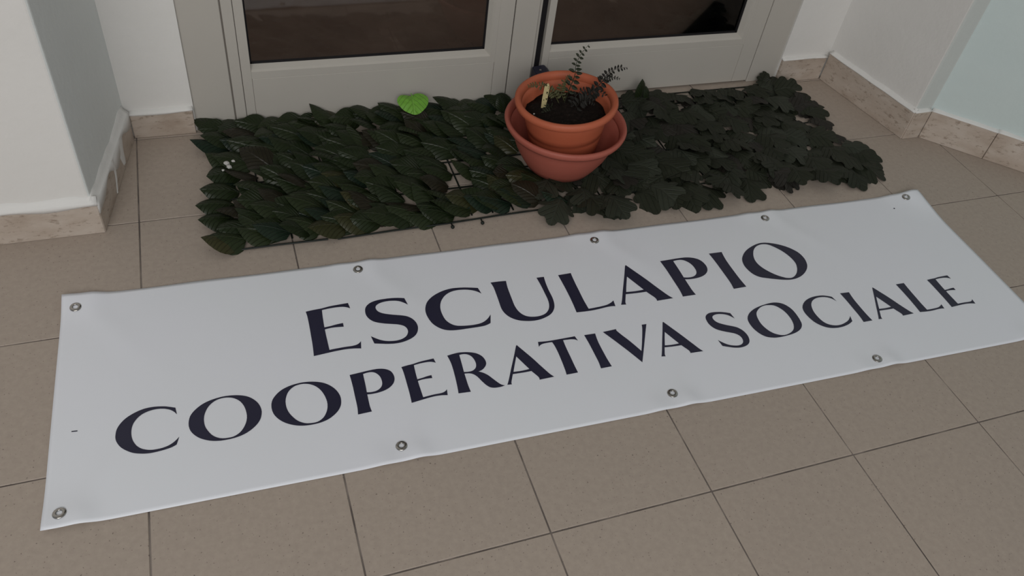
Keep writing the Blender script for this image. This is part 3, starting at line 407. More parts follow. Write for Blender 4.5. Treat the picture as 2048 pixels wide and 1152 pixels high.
('A',[[(8177,2030),(8203,1980),(8229,1931),(8255,1883),(8281,1834),(8307,1784),(8334,1734),(8360,1684),(8385,1634),(8410,1582),(8434,1529),(8457,1477),(8482,1425),(8504,1379),(8526,1334),(8548,1290),(8570,1245),(8585,1217),(8601,1190),(8616,1170),(8630,1151),(8646,1132),(8346,1120),(8351,1138),(8353,1156),(8349,1180),(8341,1201),(8328,1227),(8314,1252),(8300,1277),(8286,1302),(8272,1327),(8258,1353),(8215,1351),(8172,1350),(8129,1349),(8086,1349),(8036,1350),(7986,1351),(7937,1352),(7887,1354),(7871,1320),(7854,1286),(7839,1252),(7819,1212),(7802,1172),(7797,1147),(7797,1124),(7709,1133),(7729,1163),(7747,1195),(7765,1228),(7795,1287),(7825,1348),(7855,1409),(7885,1470),(7922,1543),(7960,1617),(7998,1692),(8036,1767),(8066,1828),(8096,1889),(8126,1951),(8156,2013)],[(8081,1754),(8235,1407),(8193,1403),(8152,1400),(8110,1397),(8069,1396),(8030,1396),(7991,1398),(7953,1400),(7914,1402),(7934,1446),(7955,1491),(7975,1535),(7996,1579),(8017,1623),(8038,1666),(8059,1710)]]),
('T',[[(9398,2024),(9422,1901),(9400,1924),(9374,1942),(9335,1955),(9294,1963),(9258,1967),(9221,1968),(9190,1970),(9159,1971),(9128,1972),(9126,1928),(9124,1884),(9123,1841),(9122,1799),(9122,1733),(9123,1667),(9124,1602),(9126,1538),(9126,1481),(9127,1424),(9127,1368),(9128,1312),(9129,1267),(9131,1223),(9133,1178),(9134,1134),(8897,1129),(8902,1167),(8906,1206),(8909,1245),(8911,1284),(8915,1358),(8918,1432),(8919,1506),(8921,1580),(8921,1638),(8921,1695),(8919,1753),(8916,1810),(8913,1850),(8908,1889),(8901,1928),(8894,1966),(8859,1968),(8823,1969),(8786,1968),(8753,1967),(8719,1964),(8685,1958),(8655,1948),(8627,1931),(8608,1915),(8593,1895),(8616,2026),(8665,2021),(8714,2015),(8763,2012),(8813,2009),(8884,2009),(8956,2010),(9028,2012),(9100,2014),(9174,2016),(9249,2018),(9323,2021)]]),
('I',[[(9598,2016),(9836,2014),(9829,1960),(9823,1907),(9818,1855),(9815,1803),(9814,1742),(9814,1681),(9816,1621),(9818,1562),(9820,1505),(9822,1449),(9824,1393),(9828,1338),(9832,1289),(9837,1240),(9842,1192),(9848,1144),(9615,1138),(9620,1178),(9624,1217),(9627,1256),(9629,1295),(9629,1354),(9627,1412),(9625,1470),(9623,1529),(9622,1592),(9620,1656),(9618,1720),(9615,1784),(9612,1842),(9607,1900),(9603,1958)]]),
('V',[[(10008,2020),(10308,2041),(10301,2004),(10316,1966),(10350,1895),(10386,1826),(10424,1758),(10459,1689),(10494,1614),(10528,1540),(10561,1464),(10594,1390),(10627,1456),(10660,1523),(10693,1590),(10725,1659),(10758,1728),(10790,1798),(10822,1868),(10853,1939),(10873,1993),(10887,2047),(10993,2046),(10968,2001),(10944,1955),(10919,1910),(10895,1865),(10846,1774),(10798,1684),(10750,1594),(10703,1505),(10649,1405),(10596,1307),(10543,1210),(10491,1113),(10455,1189),(10418,1264),(10380,1340),(10342,1415),(10298,1499),(10253,1582),(10208,1666),(10162,1750),(10124,1817),(10086,1885),(10047,1952)]]),
('A',[[(11371,2032),(11397,1982),(11424,1932),(11451,1883),(11477,1833),(11504,1783),(11531,1732),(11557,1682),(11583,1631),(11609,1578),(11634,1525),(11658,1473),(11683,1420),(11706,1374),(11729,1329),(11751,1284),(11774,1239),(11790,1210),(11806,1183),(11821,1162),(11836,1143),(11851,1124),(11558,1127),(11563,1145),(11564,1162),(11560,1186),(11551,1208),(11538,1234),(11524,1259),(11509,1284),(11495,1310),(11481,1336),(11467,1361),(11425,1362),(11383,1363),(11341,1365),(11299,1367),(11250,1370),(11201,1374),(11153,1378),(11104,1383),(11089,1350),(11074,1318),(11060,1285),(11042,1247),(11026,1208),(11022,1184),(11023,1161),(10936,1174),(10955,1203),(10972,1234),(10988,1265),(11017,1322),(11044,1380),(11072,1438),(11100,1497),(11134,1567),(11169,1638),(11204,1709),(11239,1781),(11267,1839),(11295,1898),(11322,1957),(11350,2016)],[(11283,1765),(11443,1416),(11402,1415),(11362,1413),(11321,1413),(11281,1414),(11243,1416),(11205,1420),(11167,1424),(11130,1429),(11148,1471),(11167,1513),(11186,1556),(11205,1599),(11224,1640),(11244,1682),(11263,1723)]]),
('S',[[(12920,1966),(12942,1804),(12926,1827),(12909,1849),(12892,1871),(12873,1892),(12853,1912),(12832,1929),(12812,1942),(12793,1953),(12772,1962),(12752,1970),(12725,1979),(12699,1986),(12672,1992),(12645,1996),(12623,1997),(12601,1997),(12579,1995),(12557,1991),(12536,1985),(12516,1976),(12496,1964),(12481,1947),(12471,1924),(12468,1897),(12471,1870),(12479,1840),(12492,1814),(12505,1795),(12520,1778),(12537,1762),(12553,1749),(12570,1736),(12588,1725),(12606,1713),(12628,1700),(12651,1687),(12674,1674),(12698,1662),(12724,1649),(12751,1635),(12778,1622),(12805,1608),(12823,1598),(12841,1587),(12858,1576),(12875,1562),(12892,1546),(12908,1527),(12924,1507),(12938,1486),(12952,1458),(12964,1428),(12974,1396),(12980,1366),(12983,1335),(12983,1304),(12981,1274),(12975,1245),(12967,1217),(12957,1191),(12945,1166),(12930,1144),(12911,1124),(12890,1107),(12868,1093),(12849,1083),(12830,1076),(12811,1069),(12792,1064),(12770,1059),(12748,1055),(12726,1053),(12704,1051),(12682,1051),(12659,1052),(12636,1054),(12614,1057),(12588,1062),(12563,1068),(12537,1075),(12512,1083),(12487,1092),(12463,1102),(12438,1113),(12414,1123),(12388,1134),(12363,1146),(12338,1157),(12313,1168),(12293,1333),(12307,1316),(12321,1300),(12335,1283),(12350,1267),(12366,1250),(12381,1234),(12398,1218),(12414,1204),(12430,1191),(12447,1179),(12464,1168),(12481,1159),(12499,1150),(12516,1143),(12534,1136),(12552,1130),(12574,1124),(12596,1118),(12618,1114),(12640,1111),(12660,1111),(12679,1112),(12699,1115),(12719,1120),(12740,1127),(12760,1139),(12780,1154),(12798,1176),(12813,1205),(12821,1230),(12825,1257),(12825,1289),(12819,1318),(12806,1349),(12788,1376),(12769,1395),(12749,1412),(12728,1427),(12711,1437),(12693,1447),(12675,1455),(12658,1464),(12631,1477),(12604,1489),(12577,1502),(12551,1515),(12530,1526),(12509,1538),(12488,1550),(12467,1563),(12448,1575),(12429,1588),(12410,1603),(12393,1619),(12378,1636),(12363,1655),(12350,1676),(12338,1698),(12325,1727),(12315,1758),(12308,1791),(12305,1825),(12306,1859),(12309,1893),(12315,1930),(12327,1964),(12341,1986),(12356,2005),(12373,2020),(12395,2036),(12419,2048),(12442,2056),(12465,2062),(12487,2065),(12509,2067),(12532,2067),(12557,2067),(12582,2065),(12608,2062),(12633,2058),(12658,2054),(12683,2050),(12708,2045),(12733,2039),(12756,2032),(12779,2025),(12801,2017),(12824,2009),(12848,1999),(12872,1988),(12896,1977)]]),
('O',[[(13222,1752),(13258,1807),(13304,1855),(13350,1891),(13399,1922),(13449,1948),(13496,1969),(13543,1986),(13591,2001),(13638,2013),(13690,2026),(13743,2036),(13795,2044),(13847,2051),(13895,2057),(13943,2061),(13990,2062),(14048,2058),(14102,2047),(14153,2031),(14199,2007),(14232,1983),(14261,1954),(14286,1922),(14307,1887),(14325,1851),(14340,1812),(14351,1771),(14358,1722),(14362,1671),(14363,1618),(14362,1566),(14359,1514),(14352,1462),(14343,1409),(14332,1372),(14314,1335),(14279,1290),(14237,1252),(14176,1215),(14113,1189),(14060,1173),(14008,1161),(13957,1152),(13907,1146),(13858,1141),(13810,1137),(13762,1134),(13711,1131),(13661,1130),(13612,1132),(13570,1135),(13529,1141),(13491,1151),(13455,1161),(13421,1173),(13388,1188),(13358,1206),(13330,1231),(13304,1259),(13281,1290),(13261,1322),(13242,1359),(13226,1397),(13212,1437),(13202,1480),(13195,1517),(13191,1556),(13190,1597),(13192,1639),(13200,1694)],[(13478,1821),(13504,1863),(13539,1900),(13594,1944),(13652,1980),(13715,2004),(13776,2017),(13836,2019),(13892,2011),(13946,2000),(13994,1981),(14027,1957),(14056,1928),(14081,1896),(14106,1857),(14127,1816),(14144,1771),(14154,1734),(14161,1695),(14166,1655),(14169,1614),(14170,1563),(14166,1510),(14158,1456),(14142,1396),(14114,1336),(14081,1286),(14037,1243),(13973,1206),(13908,1182),(13842,1166),(13780,1163),(13739,1169),(13701,1180),(13666,1196),(13628,1217),(13592,1242),(13561,1271),(13538,1299),(13518,1328),(13499,1360),(13483,1394),(13469,1430),(13456,1468),(13447,1508),(13440,1550),(13437,1600),(13440,1653),(13446,1707),(13457,1763)]]),
('C',[[(15482,1959),(15513,1815),(15492,1850),(15470,1883),(15443,1913),(15402,1945),(15354,1969),(15303,1987),(15248,1998),(15202,2001),(15154,2001),(15104,1996),(15041,1979),(14977,1950),(14930,1916),(14890,1873),(14856,1822),(14833,1770),(14818,1722),(14807,1676),(14801,1631),(14799,1578),(14802,1527),(14808,1477),(14815,1438),(14824,1399),(14835,1362),(14850,1328),(14871,1293),(14898,1262),(14929,1236),(14960,1218),(14993,1202),(15029,1190),(15066,1180),(15109,1174),(15155,1173),(15204,1177),(15252,1186),(15302,1200),(15353,1217),(15406,1238),(15457,1267),(15510,1311),(15559,1359),(15516,1215),(15447,1179),(15379,1152),(15317,1135),(15256,1122),(15197,1114),(15151,1111),(15107,1109),(15064,1110),(15022,1114),(14983,1119),(14944,1127),(14908,1137),(14873,1150),(14839,1166),(14808,1184),(14778,1205),(14751,1228),(14721,1257),(14693,1288),(14668,1322),(14645,1358),(14628,1396),(14614,1436),(14602,1477),(14592,1520),(14584,1566),(14579,1614),(14579,1665),(14588,1727),(14611,1792),(14649,1848),(14699,1900),(14758,1945),(14820,1981),(14894,2011),(14966,2031),(15019,2041),(15070,2047),(15121,2050),(15174,2050),(15226,2048),(15276,2041),(15318,2032),(15357,2019),(15395,2004),(15440,1983)]]),
('I',[[(15739,2024),(15971,2015),(15965,1962),(15959,1909),(15955,1857),(15952,1805),(15951,1743),(15952,1683),(15954,1623),(15956,1563),(15958,1507),(15960,1450),(15963,1394),(15967,1339),(15971,1290),(15976,1241),(15982,1192),(15988,1144),(15760,1144),(15764,1183),(15768,1222),(15771,1261),(15772,1300),(15772,1359),(15771,1417),(15768,1476),(15766,1535),(15764,1598),(15762,1662),(15760,1726),(15757,1790),(15753,1848),(15749,1907),(15744,1965)]]),
('A',[[(16636,2047),(16662,1997),(16688,1948),(16713,1899),(16738,1850),(16765,1800),(16791,1750),(16816,1699),(16841,1649),(16866,1597),(16889,1544),(16913,1491),(16937,1439),(16958,1393),(16980,1348),(17002,1303),(17024,1259),(17039,1230),(17055,1203),(17069,1183),(17084,1164),(17099,1146),(16795,1133),(16801,1151),(16803,1169),(16799,1193),(16791,1215),(16778,1241),(16764,1266),(16750,1290),(16737,1316),(16723,1341),(16710,1367),(16666,1365),(16622,1364),(16579,1363),(16536,1363),(16485,1364),(16434,1365),(16384,1366),(16334,1368),(16317,1334),(16300,1300),(16284,1266),(16263,1226),(16246,1186),(16241,1161),(16240,1137),(16151,1146),(16171,1177),(16191,1209),(16209,1241),(16240,1301),(16271,1362),(16302,1423),(16333,1485),(16372,1558),(16411,1632),(16450,1707),(16490,1783),(16521,1844),(16552,1905),(16583,1967),(16614,2030)],[(16535,1769),(16687,1421),(16644,1418),(16602,1414),(16560,1412),(16519,1410),(16479,1410),(16440,1412),(16401,1414),(16362,1417),(16383,1461),(16404,1505),(16425,1550),(16447,1594),(16469,1638),(16490,1682),(16512,1725)]]),
('L',[[(17269,2030),(17491,2031),(17489,1979),(17486,1927),(17484,1876),(17483,1825),(17482,1768),(17481,1712),(17481,1655),(17481,1599),(17481,1544),(17480,1488),(17480,1433),(17480,1378),(17482,1328),(17484,1279),(17487,1229),(17490,1181),(17514,1181),(17537,1181),(17561,1181),(17584,1181),(17613,1181),(17643,1182),(17672,1183),(17702,1184),(17727,1186),(17753,1187),(17779,1190),(17805,1194),(17829,1200),(17853,1208),(17878,1219),(17902,1231),(17926,1246),(17949,1262),(17932,1132),(17911,1139),(17889,1143),(17867,1146),(17840,1148),(17813,1148),(17786,1147),(17758,1146),(17721,1143),(17684,1140),(17647,1137),(17611,1135),(17575,1134),(17539,1133),(17504,1134),(17469,1135),(17419,1138),(17371,1142),(17322,1147),(17274,1152),(17277,1214),(17280,1277),(17283,1340),(17284,1403),(17285,1476),(17285,1550),(17284,1624),(17283,1698),(17281,1780),(17277,1863),(17273,1946)]]),
('E',[[(18132,2012),(18160,2015),(18188,2017),(18217,2020),(18245,2022),(18274,2023),(18302,2024),(18331,2024),(18359,2026),(18388,2029),(18417,2034),(18446,2039),(18475,2042),(18508,2044),(18541,2045),(18574,2046),(18607,2047),(18642,2047),(18676,2048),(18711,2048),(18746,2048),(18763,1931),(18745,1947),(18726,1960),(18706,1970),(18685,1979),(18664,1986),(18642,1991),(18620,1994),(18598,1997),(18576,1999),(18549,2000),(18522,2001),(18496,2001),(18469,2000),(18442,1998),(18415,1996),(18388,1993),(18361,1990),(18359,1959),(18358,1928),(18356,1897),(18355,1866),(18354,1838),(18353,1809),(18353,1781),(18352,1753),(18352,1716),(18352,1679),(18352,1642),(18373,1643),(18395,1644),(18417,1645),(18439,1647),(18461,1650),(18483,1654),(18506,1657),(18528,1660),(18551,1662),(18574,1663),(18596,1664),(18619,1664),(18619,1590),(18594,1594),(18570,1598),(18545,1602),(18521,1605),(18499,1607),(18477,1609),(18455,1609),(18433,1609),(18413,1608),(18393,1606),(18373,1603),(18353,1600),(18353,1565),(18354,1530),(18355,1494),(18356,1458),(18357,1422),(18358,1386),(18360,1351),(18361,1313),(18362,1275),(18363,1238),(18365,1201),(18388,1201),(18411,1202),(18434,1202),(18457,1203),(18484,1203),(18512,1203),(18539,1203),(18567,1203),(18594,1202),(18622,1200),(18649,1198),(18676,1198),(18698,1198),(18719,1200),(18741,1204),(18763,1212),(18784,1226),(18799,1240),(18813,1257),(18795,1120),(18769,1127),(18744,1134),(18718,1140),(18692,1145),(18663,1150),(18634,1153),(18605,1156),(18576,1158),(18548,1158),(18521,1159),(18494,1158),(18466,1158),(18439,1157),(18411,1156),(18384,1154),(18357,1153),(18303,1149),(18250,1146),(18196,1142),(18143,1138),(18145,1185),(18147,1232),(18149,1279),(18150,1326),(18151,1391),(18151,1456),(18150,1522),(18150,1588),(18150,1641),(18149,1694),(18148,1748),(18147,1801),(18146,1833),(18145,1865),(18144,1896),(18142,1928),(18138,1970)]]),
]

BA = math.atan2(-0.0485, 2.0); BO = Vector((-0.749, 0.207, 0.0))
GROM = [(0.0238, 0.4589), (0.5538, 0.4682), (1.0854, 0.4656), (1.5334, 0.4672), (1.9549, 0.474), (0.0236, 0.0188), (0.5529, 0.0249), (1.075, 0.0269), (1.5411, 0.0165), (1.966, 0.022)]
def gauss(d, s): return math.exp(-(d / s) ** 2)
def bh(x, y):
    """height of the vinyl above the floor"""
    z = 0.0016 + 0.0009 * (1 + math.sin(x * 9.0 + 1.3 * math.sin(y * 7))) * (0.4 + 0.6 * math.sin(PI * min(max(y / 0.5, 0), 1)))
    # edges ride up a little between the eyelets, pinched at each one
    e = gauss(0.5 - y, 0.035); b = gauss(y, 0.03)
    for gx, gy in GROM:
        s = e if gy > 0.25 else b
        sg = 1 if gy > 0.25 else -1
        z += 0.0042 * s * gauss(x - gx - 0.030, 0.020) + 0.0024 * s * gauss(x - gx + 0.035, 0.022)
        # soft diagonal crease running inwards from the eyelet
        t = (x - gx - 0.02) * 0.83 - (gy - y) * 0.55 * sg; along = abs(gy - y)
        z += 0.0016 * gauss(t, 0.022) * gauss(along, 0.13)
    # curled corners
    z += 0.0105 * gauss(math.hypot(x - 2.0, y - 0.5), 0.07) + 0.0075 * gauss(math.hypot(x, y - 0.5), 0.05) + 0.004 * gauss(math.hypot(x, y), 0.05)
    return z
nx, ny = 260, 66
bm = bmesh.new(); top = []
for i in range(nx + 1):
    row = []
    for j in range(ny + 1):
        x = 2.004 * i / nx; y = -0.006 + 0.4985 * j / ny
        if j == ny: y += 0.0008 * math.sin(x * 31)
        row.append(bm.verts.new((x - 0.0005, y, bh(x, y))))
    top.append(row)
for i in range(nx):
    for j in range(ny): bm.faces.new((top[i][j], top[i + 1][j], top[i + 1][j + 1], top[i][j + 1]))
banner = empty('banner', BO, BA)
tag(banner, 'long white vinyl banner printed in navy capitals, laid on the tiled floor', 'banner')
sheet = from_bm('vinyl_sheet', bm, M_VINYL, banner, smooth=True)
md = sheet.modifiers.new('thickness', 'SOLIDIFY'); md.thickness = 0.0006; md.offset = -1

from mathutils.geometry import tessellate_polygon
def letter(ch, loops):
    P = [[Vector((x / 1e4, y / 1e4, 0)) for x, y in lp] for lp in loops]
    flat = [p for lp in P for p in lp]
    bm = bmesh.new(); vs = [bm.verts.new(p) for p in flat]
    for t in tessellate_polygon(P):
        try: bm.faces.new([vs[k] for k in t])
        except ValueError: pass
    xs = [p.x for p in flat]; ys = [p.y for p in flat]
    for ax, lo, hi in ((0, min(xs), max(xs)), (1, min(ys), max(ys))):
        k = math.ceil(lo / 0.016)
        while k * 0.016 < hi:
            co = [0, 0, 0]; no = [0, 0, 0]; co[ax] = k * 0.016; no[ax] = 1
            bmesh.ops.bisect_plane(bm, geom=bm.verts[:] + bm.edges[:] + bm.faces[:], plane_co=co, plane_no=no, dist=1e-6); k += 1
    for v in bm.verts: v.co.z = bh(v.co.x, v.co.y) + 0.00045
    for f in bm.faces:
        f.normal_update()
        if f.normal.z < 0: f.normal_flip()
    me = bpy.data.meshes.new('printed_letter'); bm.to_mesh(me); bm.free()
    for p in me.polygons: p.use_smooth = True
    return link('printed_letter', me, banner, M_INK)
for ch, lp in LETTERS: letter(ch, lp)
# eyelets: pressed rings with a rolled lip
prof = [(0.0044, 0.0004), (0.0046, 0.0016), (0.0054, 0.0023), (0.0068, 0.0021), (0.0085, 0.0017), (0.0098, 0.0010), (0.0103, 0.0001), (0.0075, 0.0001)]
gm = None
for gx, gy in GROM:
    if gm is None:
        g = from_bm('eyelet', lathe_bm(prof, 32, close=True), M_STEEL, banner, smooth=True); gm = g.data
    else: g = link('eyelet', gm, banner)
    dx = (bh(gx + 0.008, gy) - bh(gx - 0.008, gy)) / 0.016; dy = (bh(gx, gy + 0.008) - bh(gx, gy - 0.008)) / 0.016
    g.location = (gx, gy, bh(gx, gy) + 0.0004); g.rotation_euler = (math.atan(dy), -math.atan(dx), 0)
# two small marks on the vinyl: a short dark dash at the left, a dot at the right
for mx, my, w, h, a in ((0.036, 0.172, 0.0045, 0.0009, -0.1), (1.900, 0.445, 0.0018, 0.0016, 0.3)):
    b = box_bm(-w, w, -h, h, 0, 0.0003); s = from_bm('ink_speck', b, M_INK, banner); s.location = (mx, my, bh(mx, my) + 0.0003); s.rotation_euler = (0, 0, a)

# ---------------------------------------------------------------- artificial hedge mats
def finish_leaf(bm, uvs, name):
    lay = bm.loops.layers.uv.new('UVMap')
    for f in bm.faces:
        for l in f.loops: l[lay].uv = uvs[l.vert]
    me = bpy.data.meshes.new(name); bm.to_mesh(me); bm.free()
    for p in me.polygons: p.use_smooth = True
    return me
def laurel(Ln, W, arch, bend, fold, m):
    """oval pointed leaf: stem at the origin, tip at -x"""
    bm = bmesh.new(); uvs = {}; rows = []; n = 7; ws = (-1, -0.55, 0, 0.55, 1)
    for i in range(n + 1):
        t = i / n; w = W / 2 * (math.sin(PI * min(1, t * 0.97 + 0.03)) ** 0.68) * (1.12 - 0.26 * t) if 0 < i < n else 0.0
        row = []
        if i in (0, n):
            v = bm.verts.new((-Ln * t, 0, bend * math.sin(t * 2.4))); uvs[v] = (t, 0.5); row = [v]
        else:
            for s in ws:
                z = bend * math.sin(t * 2.4) - arch * s * s * w * 2 + fold * abs(s) * w
                v = bm.verts.new((-Ln * t + 0.004 * s * s, s * w, z)); uvs[v] = (t, 0.5 + 0.5 * s * (w / (W / 2))); row.append(v)
        rows.append(row)
    for A, B in zip(rows, rows[1:]):
        if len(A) == 1:
            for k in range(4): bm.faces.new((A[0], B[k + 1], B[k]))
        elif len(B) == 1:
            for k in range(4): bm.faces.new((A[k], A[k + 1], B[0]))
        else:
            for k in range(4): bm.faces.new((A[k], A[k + 1], B[k + 1], B[k]))
    me = finish_leaf(bm, uvs, 'leaf'); me.materials.append(m); return me
def lobed(R, cup, seed, m):
    """broad leaf with rounded lobes: stem side at the origin, tip at -x"""
    rr = random.Random(seed); bm = bmesh.new(); uvs = {}
    # outline = union of a body disc and rounded lobe discs (angle, centre distance, radius)
    discs = [(0, 0.0, 0.56)]
    for la, d, r in ((0, 0.74, 0.27), (42, 0.70, 0.24), (84, 0.64, 0.22), (124, 0.54, 0.20)):
        discs.append((la + rr.uniform(-4, 4), d * rr.uniform(0.94, 1.08), r))
        if la: discs.append((-la + rr.uniform(-4, 4), d * rr.uniform(0.94, 1.08), r))
    def rad(a):
        best = 0.0
        for la, d, r in discs:
            t = math.radians(a - la); s_ = r * r - (d * math.sin(t)) ** 2
            if s_ > 0 and (d == 0 or math.cos(t) > 0): best = max(best, d * math.cos(t) + math.sqrt(s_))
        return best
    n = 48; c = bm.verts.new((-R * 0.42, 0, 0.003)); uvs[c] = (0.42, 0.5); outer = []
    cen = R * 0.55; wav = rr.uniform(0, 6)
    for i in range(n):
        a = -168 + 336 * i / (n - 1); th = math.radians(a); k = rad(a); q = cen * k
        x = -R * 0.42 - q * math.cos(th); y = q * math.sin(th)
        v = bm.verts.new((x, y, -cup * k * k * 1.3 + 0.0035 * math.sin(th * 3 + wav))); uvs[v] = (-x / R, 0.5 + y / R); outer.append(v)
    for i in range(n): bm.faces.new((c, outer[i], outer[(i + 1) % n]))
    me = finish_leaf(bm, uvs, 'leaf'); me.materials.append(m); return me

def lattice(root, x0, x1, y0, y1, px_, py_, skip=()):
    """the net of flat plastic strips that carries the leaves"""
    lm = cm = None; k = 0
    y = y0
    while y <= y1 + 1e-6:
        if k not in skip:
            if lm is None: s = from_bm('lattice_strip', box_bm(0, x1 - x0, -0.0017, 0.0017, 0, 0.0025), M_NET, root); lm = s.data
            else: s = link('lattice_strip', lm, root)
            s.location = (x0, y, 0.0026)
        y += py_; k += 1
    x = x0 + px_ / 2
    while x < x1:
        if cm is None: s = from_bm('lattice_strip', box_bm(-0.0017, 0.0017, 0, y1 - y0, 0, 0.0022), M_NET, root); cm = s.data
        else: s = link('lattice_strip', cm, root)
        s.location = (x, y0, 0.0003); x += px_

rg = random.Random(11)
mat_a = empty('leaf_mat', (0, 0, 0))
tag(mat_a, 'dark artificial hedge mat of smooth pointed oval leaves, left of the pots along the door', 'hedge mat')
lattice(mat_a, -0.425, 0.300, 0.785, 1.185, 0.05, 0.05, skip=(0,))
# the broken front strip in two lengths, with two loose end nubs
for xa, ya, xb, yb in ((-0.437, 0.768, -0.228, 0.765), (-0.208, 0.762, 0.03, 0.7655), (0.03, 0.7655, 0.292, 0.772)):
    from_bm('lattice_strip', tube_bm([(xa, ya, 0.004), ((xa + xb) / 2, (ya + yb) / 2 + 0.0015, 0.004), (xb, yb, 0.004)], 0.0022), M_NET, mat_a)
for x, y in ((0.045, 0.752), (0.115, 0.7525)):
    from_bm('clip_nub', lathe_bm([(0, 0.001), (0.0034, 0.001), (0.0044, 0.004), (0.003, 0.007), (0, 0.0075)], 10), M_NET, mat_a, smooth=True).location = (x, y, 0)
    from_bm('clip_stem', box_bm(x - 0.0012, x + 0.0012, y, 0.7665, 0.003, 0.0052), M_NET, mat_a)
from_bm('lattice_strip', box_bm(-0.437, -0.40, 0.802, 0.8055, 0.003, 0.006), M_NET, mat_a)
LAUR = {}
for key, m in (('g', M_LEAF), ('b', M_LEAF_B), ('o', M_LEAF_O), ('r', M_LEAF_R)):
    LAUR[key] = [laurel(rg.uniform(0.078, 0.092), rg.uniform(0.060, 0.071), rg.uniform(0.10, 0.34), rg.uniform(0.004, 0.014), rg.uniform(-0.10, 0.14), m) for _ in range(4 if key == 'g' else 2)]
def put(me, root, loc, yaw, pitch, roll, sc=1.0, label=None):
    o = link('leaf', me, root); o.location = loc; o.rotation_euler = Euler((roll, pitch, yaw), 'XYZ'); o.scale = (sc,) * 3
    if label: o['label'] = label
    return o
HOLES = [(0.072, 0.874, 0.013), (0.102, 0.874, 0.013), (0.209, 0.968, 0.010), (0.255, 0.945, 0.008), (-0.048, 1.108, 0.006), (0.076, 0.978, 0.006)]
rows = 13
for r in range(rows):
    y = 0.792 + 0.0328 * r
    n = 17
    for k in range(n):
        x = -0.385 + 0.0445 * k + (0.020 if r % 2 else 0) + rg.uniform(-0.012, 0.012)
        yy = y + rg.uniform(-0.010, 0.010)
        if x > 0.345 - 0.02 * (r % 3): continue
        cx, cy = x - 0.045, yy
        if any(abs(cx - hx) < hr + 0.028 and abs(cy - hy) < hr * 0.6 + 0.012 for hx, hy, hr in HOLES): continue
        key = rg.choices('gbor', (70, 14, 3, 8))[0]
        if k == 0: x += -0.010 + 0.005 * math.sin(r * 2.3)
        put(rg.choice(LAUR[key]), mat_a, (x, yy, 0.006 + 0.004 * rg.random()), rg.gauss(-0.30 if r < 10 else 0.0, 0.26) if k else rg.gauss(0.05, 0.2), rg.uniform(0.10, 0.36), rg.gauss(0.06, 0.26), rg.uniform(0.9, 1.12),
            'faded olive leaf' if key == 'o' else None)
# back row stands up against the door: rounded tops side by side
for k in range(17):
    x = -0.393 + 0.0455 * k + rg.uniform(-0.006, 0.006)
    key = rg.choices('gbor', (75, 15, 0, 6))[0]
    if k == 6: key = 'o'
    put(rg.choice(LAUR[key]), mat_a, (x, 1.192 + rg.uniform(-0.004, 0.003), 0.010), rg.gauss(0.05, 0.10), rg.uniform(0.10, 0.2), 0.55 + rg.uniform(-0.1, 0.15), 0.93, 'faded olive leaf' if key == 'o' else None)
# front row, among them two faded leaves
for k, (x, yy, yaw, key) in enumerate([(-0.392, 0.788, -0.05, 'g'), (-0.345, 0.800, -0.75, 'g'), (-0.30, 0.792, -0.25, 'b'), (-0.185, 0.792, 0.15, 'o'), (-0.13, 0.795, -0.1, 'o'), (-0.235, 0.795, -0.3, 'g'), (-0.07, 0.79, -0.2, 'g'), (-0.015, 0.792, -0.35, 'g'), (0.05, 0.795, -0.2, 'g'), (0.10, 0.80, -0.4, 'b'), (0.18, 0.80, -0.25, 'g'), (0.24, 0.80, -0.3, 'g')]):
    put(rg.choice(LAUR[key]), mat_a, (x, yy, 0.013), yaw, 0.14, 0.05, 1.0, 'faded olive leaf' if key == 'o' else None)

mat_b = empty('leaf_mat', (0, 0, 0))
tag(mat_b, 'dull dark hedge mat of broad lobed leaves, right of the pots by the corner skirting', 'hedge mat')
lattice(mat_b, 0.30, 1.17, 0.79, 1.19, 0.05, 0.05)
IVY = {}
for key, m in (('g', M_IVY), ('b', M_IVY_B), ('r', M_IVY_R)):
    IVY[key] = [lobed(rg.uniform(0.088, 0.106), rg.uniform(0.006, 0.016), 31 + q + ord(key), m) for q in range(4 if key == 'g' else 2)]
for r in range(10):
    y = 0.795 + 0.0415 * r
    for k in range(20):
        x = 0.33 + 0.046 * k + (0.023 if r % 2 else 0) + rg.uniform(-0.013, 0.013)
        yy = y + rg.uniform(-0.012, 0.012)
        if x > 1.195 - 0.035 * (r / 9): continue
        if math.hypot(x - 0.96, yy - 1.06) < 0.022: continue
        # leaves face outwards: to the right at the right edge, to the viewer at the front
        front = max(0, (0.90 - yy) / 0.1); right = max(0, (x - 0.95) / 0.2)
        base = PI / 2 + 0.9 * right - 0.2 if front > 0.2 else PI * (0.62 + 0.35 * min(1, right))
        key = rg.choices('gbr', (60, 26, 14))[0]
        put(rg.choice(IVY[key]), mat_b, (x, yy, 0.011 + 0.010 * rg.random()), base + rg.gauss(0, 0.5), rg.uniform(-0.05, 0.26), rg.gauss(0, 0.22), rg.uniform(0.88, 1.1))
for k in range(17):
    put(rg.choice(IVY[rg.choice('ggbr')]), mat_b, (0.36 + 0.05 * k + rg.uniform(-0.01, 0.01), 1.198 + rg.uniform(-0.006, 0.004), 0.010), PI * 0.72 + rg.gauss(0, 0.5), rg.uniform(0, 0.2), rg.uniform(0.05, 0.3), rg.uniform(0.8, 1.0))
